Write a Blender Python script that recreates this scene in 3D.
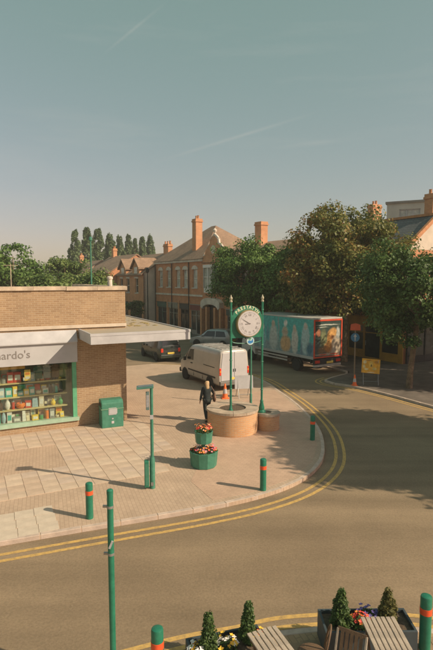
import bpy, bmesh, math, random
import numpy as np
from mathutils import Vector, Matrix, noise

for o in list(bpy.data.objects):
    bpy.data.objects.remove(o)
S = bpy.context.scene
COL = S.collection
R = math.radians
PI = math.pi

# ------------------------------------------------------------------ camera
cam_d = bpy.data.cameras.new('camera')
cam = bpy.data.objects.new('camera', cam_d)
COL.objects.link(cam)
cam.location = (0, 0, 5.8)
cam.rotation_euler = (R(90 - 5.142), 0, 0)
cam_d.sensor_fit = 'VERTICAL'
cam_d.sensor_height = 36.0
cam_d.lens = 500.0 / 650.0 * 36.0
cam_d.clip_start = 0.1
cam_d.clip_end = 3000
S.camera = cam

# ------------------------------------------------------------------ sky, sun
SUN_EL = R(34)
SUN_H = Vector((0.935, -0.355, 0)).normalized()          # horizontal direction towards the sun
world = bpy.data.worlds.new('World')
S.world = world
world.use_nodes = True
wn, wl = world.node_tree.nodes, world.node_tree.links
wn.clear()
sky = wn.new('ShaderNodeTexSky')
sky.sky_type = 'NISHITA'
sky.sun_disc = False
sky.sun_elevation = SUN_EL
sky.sun_rotation = math.atan2(SUN_H.x, SUN_H.y)
sky.air_density = 1.0
sky.dust_density = 1.2
sky.ozone_density = 1.0
tint = wn.new('ShaderNodeMix'); tint.data_type = 'RGBA'; tint.blend_type = 'MULTIPLY'
tint.inputs['Factor'].default_value = 1.0
tint.inputs['B'].default_value = (1.0, 0.50, 0.58, 1)
veil = wn.new('ShaderNodeMix'); veil.data_type = 'RGBA'; veil.blend_type = 'ADD'      # even, thin high haze all over the sky
veil.inputs['Factor'].default_value = 1.0
veil.inputs['B'].default_value = (1.0, 2.25, 1.28, 1)
# thin high cloud streaks
tcw = wn.new('ShaderNodeTexCoord')
mpw = wn.new('ShaderNodeMapping')
mpw.inputs['Rotation'].default_value = (0, R(24), R(10))
mpw.inputs['Scale'].default_value = (1.4, 2.0, 11.0)
nzw = wn.new('ShaderNodeTexNoise')
nzw.inputs['Scale'].default_value = 1.7
nzw.inputs['Detail'].default_value = 5
nzw.inputs['Roughness'].default_value = 0.55
rmw = wn.new('ShaderNodeValToRGB')
rmw.color_ramp.elements[0].position = 0.53
rmw.color_ramp.elements[0].color = (0, 0, 0, 1)
rmw.color_ramp.elements[1].position = 0.82
rmw.color_ramp.elements[1].color = (0.22, 0.22, 0.22, 1)
cl = wn.new('ShaderNodeMix'); cl.data_type = 'RGBA'
cl.inputs['B'].default_value = (5.0, 5.0, 4.6, 1)
# faded vapour trails: thin bands along great circles of the sky, broken up by noise
def wmath(op, a, b=None, c=None, clamp=False):
    q = wn.new('ShaderNodeMath'); q.operation = op; q.use_clamp = clamp
    for i, v in enumerate((a, b, c)):
        if v is None: continue
        if isinstance(v, (int, float)): q.inputs[i].default_value = v
        else: wl.new(v, q.inputs[i])
    return q.outputs[0]
def wdot(vec):
    q = wn.new('ShaderNodeVectorMath'); q.operation = 'DOT_PRODUCT'
    wl.new(tcw.outputs['Generated'], q.inputs[0]); q.inputs[1].default_value = vec
    return q.outputs['Value']
nzt = wn.new('ShaderNodeTexNoise'); nzt.inputs['Scale'].default_value = 14; nzt.inputs['Detail'].default_value = 5
wl.new(tcw.outputs['Generated'], nzt.inputs['Vector'])
trail = None
for (nv, mv, wid, ext, amp) in [((0.2778, 0.246, -0.9286), (0.0302, 0.964, 0.2644), 0.0045, 0.16, 0.55), ((0.5542, 0.4277, -0.7141), (-0.139, 0.8934, 0.4272), 0.0035, 0.07, 0.45), ((0.0991, 0.2371, -0.9664), (0.1841, 0.9501, 0.252), 0.006, 0.09, 0.3)]:
    band = wmath('SUBTRACT', 1.0, wmath('DIVIDE', wmath('ABSOLUTE', wdot(nv)), wid), clamp=True)
    along = wmath('SUBTRACT', 1.0, wmath('DIVIDE', wmath('ARCCOSINE', wdot(mv)), ext), clamp=True)
    one = wmath('MULTIPLY', wmath('MULTIPLY', band, along), wmath('MULTIPLY', nzt.outputs['Fac'], amp))
    trail = one if trail is None else wmath('ADD', trail, one)
bg = wn.new('ShaderNodeBackground')
bg.inputs['Strength'].default_value = 0.095
wo = wn.new('ShaderNodeOutputWorld')
wl.new(sky.outputs[0], tint.inputs['A'])
wl.new(tint.outputs['Result'], veil.inputs['A'])
wl.new(tcw.outputs['Generated'], mpw.inputs[0])
wl.new(mpw.outputs[0], nzw.inputs['Vector'])
wl.new(nzw.outputs['Fac'], rmw.inputs[0])
wl.new(wmath('ADD', rmw.outputs[0], trail, clamp=True), cl.inputs['Factor'])
wl.new(veil.outputs['Result'], cl.inputs['A'])
wl.new(cl.outputs['Result'], bg.inputs['Color'])
wl.new(bg.outputs[0], wo.inputs['Surface'])

sd = bpy.data.lights.new('sun', 'SUN')
sd.energy = 5.0
sd.angle = R(0.6)
sd.color = (1.0, 0.82, 0.60)
sun = bpy.data.objects.new('sun', sd)
COL.objects.link(sun)
to_sun = Vector((SUN_H.x * math.cos(SUN_EL), SUN_H.y * math.cos(SUN_EL), math.sin(SUN_EL)))
sun.rotation_euler = to_sun.to_track_quat('Z', 'Y').to_euler()
sun.location = to_sun * 60

S.view_settings.view_transform = 'Standard'
S.view_settings.look = 'None'
S.view_settings.exposure = 0.12
S.view_settings.gamma = 1.0
S.view_settings.use_curve_mapping = False
S.render.engine = 'CYCLES'

# ------------------------------------------------------------------ materials
MATS = {}


def mat(name, col, rough=0.7, var=0.12, scale=3.0, bump=0.0, bscale=40.0, metal=0.0, col2=None, coat=0.0, emit=None, spec=None, dirt=0.0):
    """plain procedural material: colour broken up by noise, fine relief"""
    if name in MATS:
        return MATS[name]
    m = bpy.data.materials.new(name)
    m.use_nodes = True
    n, l = m.node_tree.nodes, m.node_tree.links
    b = n['Principled BSDF']
    b.inputs['Roughness'].default_value = rough
    b.inputs['Metallic'].default_value = metal
    if coat:
        b.inputs['Coat Weight'].default_value = coat
        b.inputs['Coat Roughness'].default_value = 0.12
    if spec is not None:
        b.inputs['Specular IOR Level'].default_value = spec
    tc = n.new('ShaderNodeTexCoord')
    nz = n.new('ShaderNodeTexNoise')
    nz.inputs['Scale'].default_value = scale
    nz.inputs['Detail'].default_value = 6
    nz.inputs['Roughness'].default_value = 0.65
    l.new(tc.outputs['Object'], nz.inputs['Vector'])
    mx = n.new('ShaderNodeMix')
    mx.data_type = 'RGBA'
    c = tuple(col)
    if col2 is None:
        a = tuple(max(0, x * (1 - 1.6 * var)) for x in c)
        d = tuple(min(1, x * (1 + 1.6 * var)) for x in c)
    else:
        a, d = c, tuple(col2)
    mx.inputs['A'].default_value = a + (1,)
    mx.inputs['B'].default_value = d + (1,)
    mr = n.new('ShaderNodeMapRange')
    mr.inputs['From Min'].default_value = 0.3
    mr.inputs['From Max'].default_value = 0.7
    l.new(nz.outputs['Fac'], mr.inputs['Value'])
    l.new(mr.outputs['Result'], mx.inputs['Factor'])
    l.new(mx.outputs['Result'], b.inputs['Base Color'])
    if bump:
        nb = n.new('ShaderNodeTexNoise')
        nb.inputs['Scale'].default_value = bscale
        nb.inputs['Detail'].default_value = 4
        l.new(tc.outputs['Object'], nb.inputs['Vector'])
        bp = n.new('ShaderNodeBump')
        bp.inputs['Strength'].default_value = bump
        bp.inputs['Distance'].default_value = 0.02
        l.new(nb.outputs['Fac'], bp.inputs['Height'])
        l.new(bp.outputs['Normal'], b.inputs['Normal'])
    if emit:
        b.inputs['Emission Color'].default_value = tuple(emit[:3]) + (1,)
        b.inputs['Emission Strength'].default_value = emit[3]
    MATS[name] = m
    return m


def brick_mat(name, c1, c2, mortar, bw=0.225, rh=0.075, ms=0.010, rot=0.0, horizontal=False, offset=0.5, stain=0.25, ring=0.0, rough=0.85, bumpd=0.006):
    if name in MATS:
        return MATS[name]
    m = bpy.data.materials.new(name)
    m.use_nodes = True
    n, l = m.node_tree.nodes, m.node_tree.links
    b = n['Principled BSDF']
    b.inputs['Roughness'].default_value = rough
    tc = n.new('ShaderNodeTexCoord')
    sp = n.new('ShaderNodeSeparateXYZ')
    l.new(tc.outputs['Object'], sp.inputs[0])
    cb = n.new('ShaderNodeCombineXYZ')
    if horizontal:
        mp = n.new('ShaderNodeMapping')
        mp.inputs['Rotation'].default_value = (0, 0, rot)
        l.new(tc.outputs['Object'], mp.inputs[0])
        vec = mp.outputs[0]
    elif ring:
        at = n.new('ShaderNodeMath'); at.operation = 'ARCTAN2'
        l.new(sp.outputs['Y'], at.inputs[0]); l.new(sp.outputs['X'], at.inputs[1])
        ml = n.new('ShaderNodeMath'); ml.operation = 'MULTIPLY'
        l.new(at.outputs[0], ml.inputs[0]); ml.inputs[1].default_value = ring
        l.new(ml.outputs[0], cb.inputs['X']); l.new(sp.outputs['Z'], cb.inputs['Y'])
        vec = cb.outputs[0]
    else:
        ad = n.new('ShaderNodeMath'); ad.operation = 'ADD'
        l.new(sp.outputs['X'], ad.inputs[0]); l.new(sp.outputs['Y'], ad.inputs[1])
        l.new(ad.outputs[0], cb.inputs['X']); l.new(sp.outputs['Z'], cb.inputs['Y'])
        vec = cb.outputs[0]
    br = n.new('ShaderNodeTexBrick')
    br.offset = offset
    br.inputs['Scale'].default_value = 1.0
    br.inputs['Brick Width'].default_value = bw
    br.inputs['Row Height'].default_value = rh
    br.inputs['Mortar Size'].default_value = ms
    br.inputs['Mortar Smooth'].default_value = 0.2
    br.inputs['Color1'].default_value = tuple(c1) + (1,)
    br.inputs['Color2'].default_value = tuple(c2) + (1,)
    br.inputs['Mortar'].default_value = tuple(mortar) + (1,)
    l.new(vec, br.inputs['Vector'])
    nz = n.new('ShaderNodeTexNoise')
    nz.inputs['Scale'].default_value = 0.9
    nz.inputs['Detail'].default_value = 8
    nz.inputs['Roughness'].default_value = 0.7
    l.new(tc.outputs['Object'], nz.inputs['Vector'])
    mr = n.new('ShaderNodeMapRange')
    mr.inputs['From Min'].default_value = 0.3
    mr.inputs['From Max'].default_value = 0.7
    mr.inputs['To Min'].default_value = 1 - stain
    mr.inputs['To Max'].default_value = 1 + stain * 0.6
    l.new(nz.outputs['Fac'], mr.inputs['Value'])
    mx = n.new('ShaderNodeMix'); mx.data_type = 'RGBA'; mx.blend_type = 'MULTIPLY'
    mx.inputs['Factor'].default_value = 1
    l.new(br.outputs['Color'], mx.inputs['A'])
    l.new(mr.outputs['Result'], mx.inputs['B'])
    l.new(mx.outputs['Result'], b.inputs['Base Color'])
    bp = n.new('ShaderNodeBump')
    bp.invert = True
    bp.inputs['Strength'].default_value = 0.8
    bp.inputs['Distance'].default_value = bumpd
    l.new(br.outputs['Fac'], bp.inputs['Height'])
    l.new(bp.outputs['Normal'], b.inputs['Normal'])
    MATS[name] = m
    return m


def glass_mat(name, tintc=(0.9, 0.95, 0.92), refl=1.0):
    if name in MATS:
        return MATS[name]
    m = bpy.data.materials.new(name)
    m.use_nodes = True
    n, l = m.node_tree.nodes, m.node_tree.links
    n.clear()
    out = n.new('ShaderNodeOutputMaterial')
    mixs = n.new('ShaderNodeMixShader')
    tr = n.new('ShaderNodeBsdfTransparent'); tr.inputs[0].default_value = tuple(tintc) + (1,)
    gl = n.new('ShaderNodeBsdfGlossy'); gl.inputs['Roughness'].default_value = 0.03
    fr = n.new('ShaderNodeLayerWeight')
    pw = n.new('ShaderNodeMath'); pw.operation = 'POWER'; pw.inputs[1].default_value = 4.0
    l.new(fr.outputs['Facing'], pw.inputs[0])
    mu = n.new('ShaderNodeMath'); mu.operation = 'MULTIPLY_ADD'; mu.inputs[1].default_value = 0.8 * refl; mu.inputs[2].default_value = 0.09; mu.use_clamp = True
    l.new(pw.outputs[0], mu.inputs[0])
    l.new(mu.outputs[0], mixs.inputs[0])
    l.new(tr.outputs[0], mixs.inputs[1])
    l.new(gl.outputs[0], mixs.inputs[2])
    l.new(mixs.outputs[0], out.inputs[0])
    MATS[name] = m
    return m


def leaf_mat(name, dark, light, third=None, thirdpos=0.8, nscale=0.45):
    if name in MATS:
        return MATS[name]
    m = bpy.data.materials.new(name)
    m.use_nodes = True
    n, l = m.node_tree.nodes, m.node_tree.links
    n.clear()
    out = n.new('ShaderNodeOutputMaterial')
    geo = n.new('ShaderNodeNewGeometry')
    tc = n.new('ShaderNodeTexCoord')
    nz = n.new('ShaderNodeTexNoise')
    nz.inputs['Scale'].default_value = nscale
    nz.inputs['Detail'].default_value = 3
    l.new(tc.outputs['Object'], nz.inputs['Vector'])
    ad = n.new('ShaderNodeMath'); ad.operation = 'MULTIPLY_ADD'
    l.new(geo.outputs['Random Per Island'], ad.inputs[0])
    ad.inputs[1].default_value = 0.45
    sb = n.new('ShaderNodeMapRange')
    sb.inputs['From Min'].default_value = 0.3; sb.inputs['From Max'].default_value = 0.7
    sb.inputs['To Min'].default_value = 0.0; sb.inputs['To Max'].default_value = 0.55
    l.new(nz.outputs['Fac'], sb.inputs['Value'])
    l.new(sb.outputs['Result'], ad.inputs[2])
    rp = n.new('ShaderNodeValToRGB')
    rp.color_ramp.elements[0].position = 0.1
    rp.color_ramp.elements[0].color = tuple(dark) + (1,)
    rp.color_ramp.elements[1].position = 0.70 if not third else 0.58
    rp.color_ramp.elements[1].color = tuple(light) + (1,)
    if third:
        e = rp.color_ramp.elements.new(thirdpos + 0.12)
        e.color = tuple(third) + (1,)
    l.new(ad.outputs[0], rp.inputs[0])
    df = n.new('ShaderNodeBsdfPrincipled')
    df.inputs['Roughness'].default_value = 0.55
    df.inputs['Specular IOR Level'].default_value = 0.35
    tl = n.new('ShaderNodeBsdfTranslucent')
    l.new(rp.outputs[0], df.inputs['Base Color'])
    l.new(rp.outputs[0], tl.inputs[0])
    ms = n.new('ShaderNodeMixShader')
    ms.inputs[0].default_value = 0.3
    l.new(df.outputs[0], ms.inputs[1])
    l.new(tl.outputs[0], ms.inputs[2])
    l.new(ms.outputs[0], out.inputs[0])
    MATS[name] = m
    return m


def print_mat(name, base, blobs, axes='XZ', warp=.12, rough=.42, wscale=1.6, streak=None):
    """a photographic print on a flat panel: soft-edged patches of colour in the panel's own metres"""
    m = bpy.data.materials.new(name); m.use_nodes = True
    n, l = m.node_tree.nodes, m.node_tree.links
    b = n['Principled BSDF']; b.inputs['Roughness'].default_value = rough
    tc = n.new('ShaderNodeTexCoord')
    nz = n.new('ShaderNodeTexNoise'); nz.inputs['Scale'].default_value = wscale; nz.inputs['Detail'].default_value = 5
    l.new(tc.outputs['Object'], nz.inputs['Vector'])
    sc = n.new('ShaderNodeVectorMath'); sc.operation = 'MULTIPLY_ADD'
    l.new(nz.outputs['Color'], sc.inputs[0]); sc.inputs[1].default_value = (2 * warp,) * 3; sc.inputs[2].default_value = (-warp,) * 3
    ad = n.new('ShaderNodeVectorMath'); ad.operation = 'ADD'
    l.new(tc.outputs['Object'], ad.inputs[0]); l.new(sc.outputs[0], ad.inputs[1])
    cur = None
    for (u, v, ru, rv, c, soft) in blobs:
        sb = n.new('ShaderNodeVectorMath'); sb.operation = 'SUBTRACT'; l.new(ad.outputs[0], sb.inputs[0])
        ml = n.new('ShaderNodeVectorMath'); ml.operation = 'MULTIPLY'; l.new(sb.outputs[0], ml.inputs[0])
        if axes == 'XZ':
            sb.inputs[1].default_value = (u, 0, v); ml.inputs[1].default_value = (1 / ru, 0, 1 / rv)
        else:
            sb.inputs[1].default_value = (0, u, v); ml.inputs[1].default_value = (0, 1 / ru, 1 / rv)
        ln = n.new('ShaderNodeVectorMath'); ln.operation = 'LENGTH'; l.new(ml.outputs[0], ln.inputs[0])
        mr = n.new('ShaderNodeMapRange'); mr.interpolation_type = 'SMOOTHSTEP'
        mr.inputs['From Min'].default_value = 1 + soft; mr.inputs['From Max'].default_value = 1 - soft
        l.new(ln.outputs['Value'], mr.inputs['Value'])
        mx = n.new('ShaderNodeMix'); mx.data_type = 'RGBA'
        l.new(mr.outputs['Result'], mx.inputs['Factor'])
        if cur is None: mx.inputs['A'].default_value = tuple(base) + (1,)
        else: l.new(cur, mx.inputs['A'])
        mx.inputs['B'].default_value = tuple(c) + (1,)
        cur = mx.outputs['Result']
    n2 = n.new('ShaderNodeTexNoise'); n2.inputs['Scale'].default_value = 5; n2.inputs['Detail'].default_value = 6; n2.inputs['Roughness'].default_value = .7
    l.new(tc.outputs['Object'], n2.inputs['Vector'])
    r2 = n.new('ShaderNodeMapRange'); r2.inputs['From Min'].default_value = .3; r2.inputs['From Max'].default_value = .7; r2.inputs['To Min'].default_value = .6; r2.inputs['To Max'].default_value = 1.3
    l.new(n2.outputs['Fac'], r2.inputs['Value'])
    fm = n.new('ShaderNodeMix'); fm.data_type = 'RGBA'; fm.blend_type = 'MULTIPLY'; fm.inputs['Factor'].default_value = 1
    l.new(cur, fm.inputs['A']); l.new(r2.outputs['Result'], fm.inputs['B'])
    l.new(fm.outputs['Result'], b.inputs['Base Color'])
    return m


def asphalt_mat():
    m = bpy.data.materials.new('asphalt')
    m.use_nodes = True
    n, l = m.node_tree.nodes, m.node_tree.links
    b = n['Principled BSDF']
    b.inputs['Roughness'].default_value = 0.86
    b.inputs['Specular IOR Level'].default_value = 0.3
    tc = n.new('ShaderNodeTexCoord')
    big = n.new('ShaderNodeTexNoise'); big.inputs['Scale'].default_value = 0.35; big.inputs['Detail'].default_value = 7; big.inputs['Roughness'].default_value = 0.6
    fine = n.new('ShaderNodeTexNoise'); fine.inputs['Scale'].default_value = 22; fine.inputs['Detail'].default_value = 6; fine.inputs['Roughness'].default_value = 0.75
    l.new(tc.outputs['Object'], big.inputs['Vector']); l.new(tc.outputs['Object'], fine.inputs['Vector'])
    m1 = n.new('ShaderNodeMix'); m1.data_type = 'RGBA'
    m1.inputs['A'].default_value = (0.218, 0.162, 0.103, 1)
    m1.inputs['B'].default_value = (0.292, 0.218, 0.138, 1)
    r1 = n.new('ShaderNodeMapRange'); r1.inputs['From Min'].default_value = 0.32; r1.inputs['From Max'].default_value = 0.68
    l.new(big.outputs['Fac'], r1.inputs['Value']); l.new(r1.outputs['Result'], m1.inputs['Factor'])
    m2 = n.new('ShaderNodeMix'); m2.data_type = 'RGBA'; m2.blend_type = 'MULTIPLY'; m2.inputs['Factor'].default_value = 1
    r2 = n.new('ShaderNodeMapRange'); r2.inputs['From Min'].default_value = 0.3; r2.inputs['From Max'].default_value = 0.7
    r2.inputs['To Min'].default_value = 0.78; r2.inputs['To Max'].default_value = 1.2
    l.new(fine.outputs['Fac'], r2.inputs['Value'])
    l.new(m1.outputs['Result'], m2.inputs['A']); l.new(r2.outputs['Result'], m2.inputs['B'])
    # wear drawn out along the direction of travel
    mpd = n.new('ShaderNodeMapping'); mpd.inputs['Rotation'].default_value = (0, 0, R(-21)); mpd.inputs['Scale'].default_value = (.10, 1.1, 1)
    l.new(tc.outputs['Object'], mpd.inputs[0])
    wr = n.new('ShaderNodeTexNoise'); wr.inputs['Scale'].default_value = 1.0; wr.inputs['Detail'].default_value = 4
    l.new(mpd.outputs[0], wr.inputs['Vector'])
    r4 = n.new('ShaderNodeMapRange'); r4.inputs['From Min'].default_value = 0.3; r4.inputs['From Max'].default_value = 0.7
    r4.inputs['To Min'].default_value = 0.80; r4.inputs['To Max'].default_value = 1.14
    l.new(wr.outputs['Fac'], r4.inputs['Value'])
    m4 = n.new('ShaderNodeMix'); m4.data_type = 'RGBA'; m4.blend_type = 'MULTIPLY'; m4.inputs['Factor'].default_value = 1
    l.new(m2.outputs['Result'], m4.inputs['A']); l.new(r4.outputs['Result'], m4.inputs['B'])
    m2 = m4
    # worn patches and pale chips
    vo = n.new('ShaderNodeTexVoronoi'); vo.inputs['Scale'].default_value = 9.0
    l.new(tc.outputs['Object'], vo.inputs['Vector'])
    r3 = n.new('ShaderNodeMapRange'); r3.inputs['From Min'].default_value = 0.03; r3.inputs['From Max'].default_value = 0.10
    r3.inputs['To Min'].default_value = 0.35; r3.inputs['To Max'].default_value = 0.0
    l.new(vo.outputs['Distance'], r3.inputs['Value'])
    m3 = n.new('ShaderNodeMix'); m3.data_type = 'RGBA'; m3.inputs['B'].default_value = (0.36, 0.31, 0.24, 1)
    l.new(r3.outputs['Result'], m3.inputs['Factor']); l.new(m2.outputs['Result'], m3.inputs['A'])
    l.new(m3.outputs['Result'], b.inputs['Base Color'])
    bp = n.new('ShaderNodeBump'); bp.inputs['Strength'].default_value = 0.5; bp.inputs['Distance'].default_value = 0.01
    l.new(fine.outputs['Fac'], bp.inputs['Height']); l.new(bp.outputs['Normal'], b.inputs['Normal'])
    MATS['asphalt'] = m
    return m


def paint_line_mat():
    """worn yellow road paint"""
    m = bpy.data.materials.new('yellow_paint')
    m.use_nodes = True
    n, l = m.node_tree.nodes, m.node_tree.links
    b = n['Principled BSDF']; b.inputs['Roughness'].default_value = 0.75
    tc = n.new('ShaderNodeTexCoord')
    nz = n.new('ShaderNodeTexNoise'); nz.inputs['Scale'].default_value = 9; nz.inputs['Detail'].default_value = 8; nz.inputs['Roughness'].default_value = 0.8
    l.new(tc.outputs['Object'], nz.inputs['Vector'])
    r = n.new('ShaderNodeMapRange'); r.inputs['From Min'].default_value = 0.36; r.inputs['From Max'].default_value = 0.62
    l.new(nz.outputs['Fac'], r.inputs['Value'])
    mx = n.new('ShaderNodeMix'); mx.data_type = 'RGBA'
    mx.inputs['A'].default_value = (0.36, 0.24, 0.10, 1); mx.inputs['B'].default_value = (0.66, 0.42, 0.12, 1)
    l.new(r.outputs['Result'], mx.inputs['Factor']); l.new(mx.outputs['Result'], b.inputs['Base Color'])
    MATS['yellow_paint'] = m
    return m


M_ASPH = asphalt_mat()
M_YLINE = paint_line_mat()
M_KERB = mat('kerb_stone', (0.46, 0.37, 0.30), 0.85, 0.18, 2.0, 0.3)
M_HERR = brick_mat('block_paving', (0.465, 0.345, 0.245), (0.505, 0.378, 0.27), (0.41, 0.30, 0.215), 0.2, 0.1, 0.006, R(71), True, 0.5, 0.16)
M_PINK = brick_mat('pink_block_paving', (0.50, 0.345, 0.245), (0.545, 0.38, 0.27), (0.44, 0.31, 0.225), 0.2, 0.1, 0.006, R(26), True, 0.5, 0.16)
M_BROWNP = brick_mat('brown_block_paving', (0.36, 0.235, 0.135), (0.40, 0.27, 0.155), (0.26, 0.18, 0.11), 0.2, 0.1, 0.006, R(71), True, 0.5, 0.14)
M_SLAB = [mat('slab_%d' % i, c, 0.85, 0.11, 1.6, 0.2) for i, c in enumerate([(0.525, 0.415, 0.31), (0.50, 0.385, 0.285), (0.555, 0.445, 0.335), (0.50, 0.40, 0.315)])]
M_PALE = mat('pale_concrete', (0.55, 0.47, 0.37), 0.85, 0.08, 3, 0.2)
M_BUFF = brick_mat('buff_brick', (0.31, 0.20, 0.11), (0.39, 0.265, 0.15), (0.45, 0.345, 0.23), stain=0.2)
M_RED = brick_mat('red_brick', (0.60, 0.215, 0.085), (0.70, 0.28, 0.12), (0.50, 0.36, 0.24), stain=0.25)
M_ORANGE = brick_mat('orange_brick', (0.60, 0.245, 0.10), (0.68, 0.305, 0.13), (0.52, 0.38, 0.26), stain=0.25)
M_PLBRICK = brick_mat('planter_brick', (0.53, 0.28, 0.13), (0.60, 0.345, 0.17), (0.53, 0.39, 0.26), ring=1.0, stain=0.15)
M_WHITE = mat('white_board', (0.44, 0.44, 0.445), 0.6, 0.10, 1.3)
M_CREAM = mat('cream_render', (0.62, 0.53, 0.42), 0.85, 0.1, 0.8, 0.15)
M_STONE = mat('pale_stone', (0.64, 0.57, 0.48), 0.85, 0.14, 1.5, 0.25)
M_COPE = mat('coping_stone', (0.48, 0.39, 0.29), 0.88, 0.2, 2.2, 0.3)
M_GREEN = mat('green_paint', (0.010, 0.135, 0.080), 0.42, 0.12, 8, 0.15, 30, spec=0.5, col2=(0.025, 0.20, 0.12))
M_GREEN2 = mat('faded_green_paint', (0.032, 0.165, 0.105), 0.55, 0.15, 6, 0.15, 30, col2=(0.065, 0.235, 0.16))
M_MINT = mat('pale_green_paint', (0.33, 0.47, 0.35), 0.55, 0.08, 4)
M_REDB = mat('red_reflective', (0.75, 0.10, 0.03), 0.4, 0.08, 8)
M_GOLD = mat('pale_gold', (0.40, 0.36, 0.25), 0.55, 0.1, 9)
M_DARK = mat('dark_plastic', (0.02, 0.022, 0.02), 0.6, 0.2, 6)
M_RUB = mat('tyre_rubber', (0.018, 0.018, 0.018), 0.85, 0.2, 8)
M_RIM = mat('wheel_rim', (0.42, 0.41, 0.39), 0.35, 0.08, 4, metal=0.7)
M_CGLASS = mat('car_glass', (0.018, 0.024, 0.024), 0.06, 0.1, 3, spec=0.7)
M_VANP = mat('van_paint', (0.42, 0.395, 0.355), 0.32, 0.07, 1.2, coat=0.5)
M_SILV = mat('silver_paint', (0.36, 0.385, 0.375), 0.3, 0.04, 1.5, metal=0.45, coat=0.5)
M_DKGR = mat('dark_green_car_paint', (0.02, 0.032, 0.026), 0.25, 0.08, 1.5, coat=0.7)
M_TAIL = mat('tail_light_red', (0.62, 0.045, 0.02), 0.2, 0.08, 5)
M_AMBER = mat('amber_lens', (0.8, 0.30, 0.04), 0.2, 0.08, 5)
M_PLATE = mat('number_plate_yellow', (0.75, 0.55, 0.10), 0.4, 0.04, 5)
M_WOOD = mat('grey_wood', (0.40, 0.335, 0.26), 0.8, 0.16, 5, 0.35, 60)
M_WOODB = mat('brown_wood', (0.13, 0.078, 0.042), 0.7, 0.25, 5, 0.3, 60)
M_TROUGH = mat('slate_blue_trough', (0.045, 0.062, 0.07), 0.6, 0.2, 3)
M_SOIL = mat('soil', (0.11, 0.078, 0.05), 0.95, 0.3, 14, 0.6)
M_TILE = brick_mat('clay_roof_tile', (0.30, 0.195, 0.125), (0.37, 0.245, 0.16), (0.17, 0.11, 0.075), 0.18, 0.14, 0.012, stain=0.28)
M_SLATE = brick_mat('slate_roof', (0.10, 0.115, 0.12), (0.14, 0.15, 0.155), (0.05, 0.055, 0.06), 0.28, 0.2, 0.01, stain=0.25)
M_BARK = mat('bark', (0.19, 0.135, 0.085), 0.95, 0.35, 5, 0.9, 14)
M_FLAT = mat('roof_felt', (0.33, 0.29, 0.235), 0.9, 0.25, 0.9, 0.3, col2=(0.40, 0.33, 0.23))
M_GLASS = glass_mat('window_glass')
M_WINDARK = mat('dark_window', (0.025, 0.03, 0.03), 0.08, 0.3, 0.9, spec=0.6)
M_WINPALE = mat('curtained_window', (0.46, 0.46, 0.41), 0.12, 0.3, 1.2, spec=0.6)
M_STEEL = mat('grey_steel', (0.33, 0.34, 0.33), 0.4, 0.12, 6, metal=0.6)
M_ORANGEC = mat('cone_orange', (0.85, 0.16, 0.03), 0.5, 0.08, 6)
M_SKIN = mat('skin', (0.56, 0.33, 0.22), 0.55, 0.06, 9)


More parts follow.
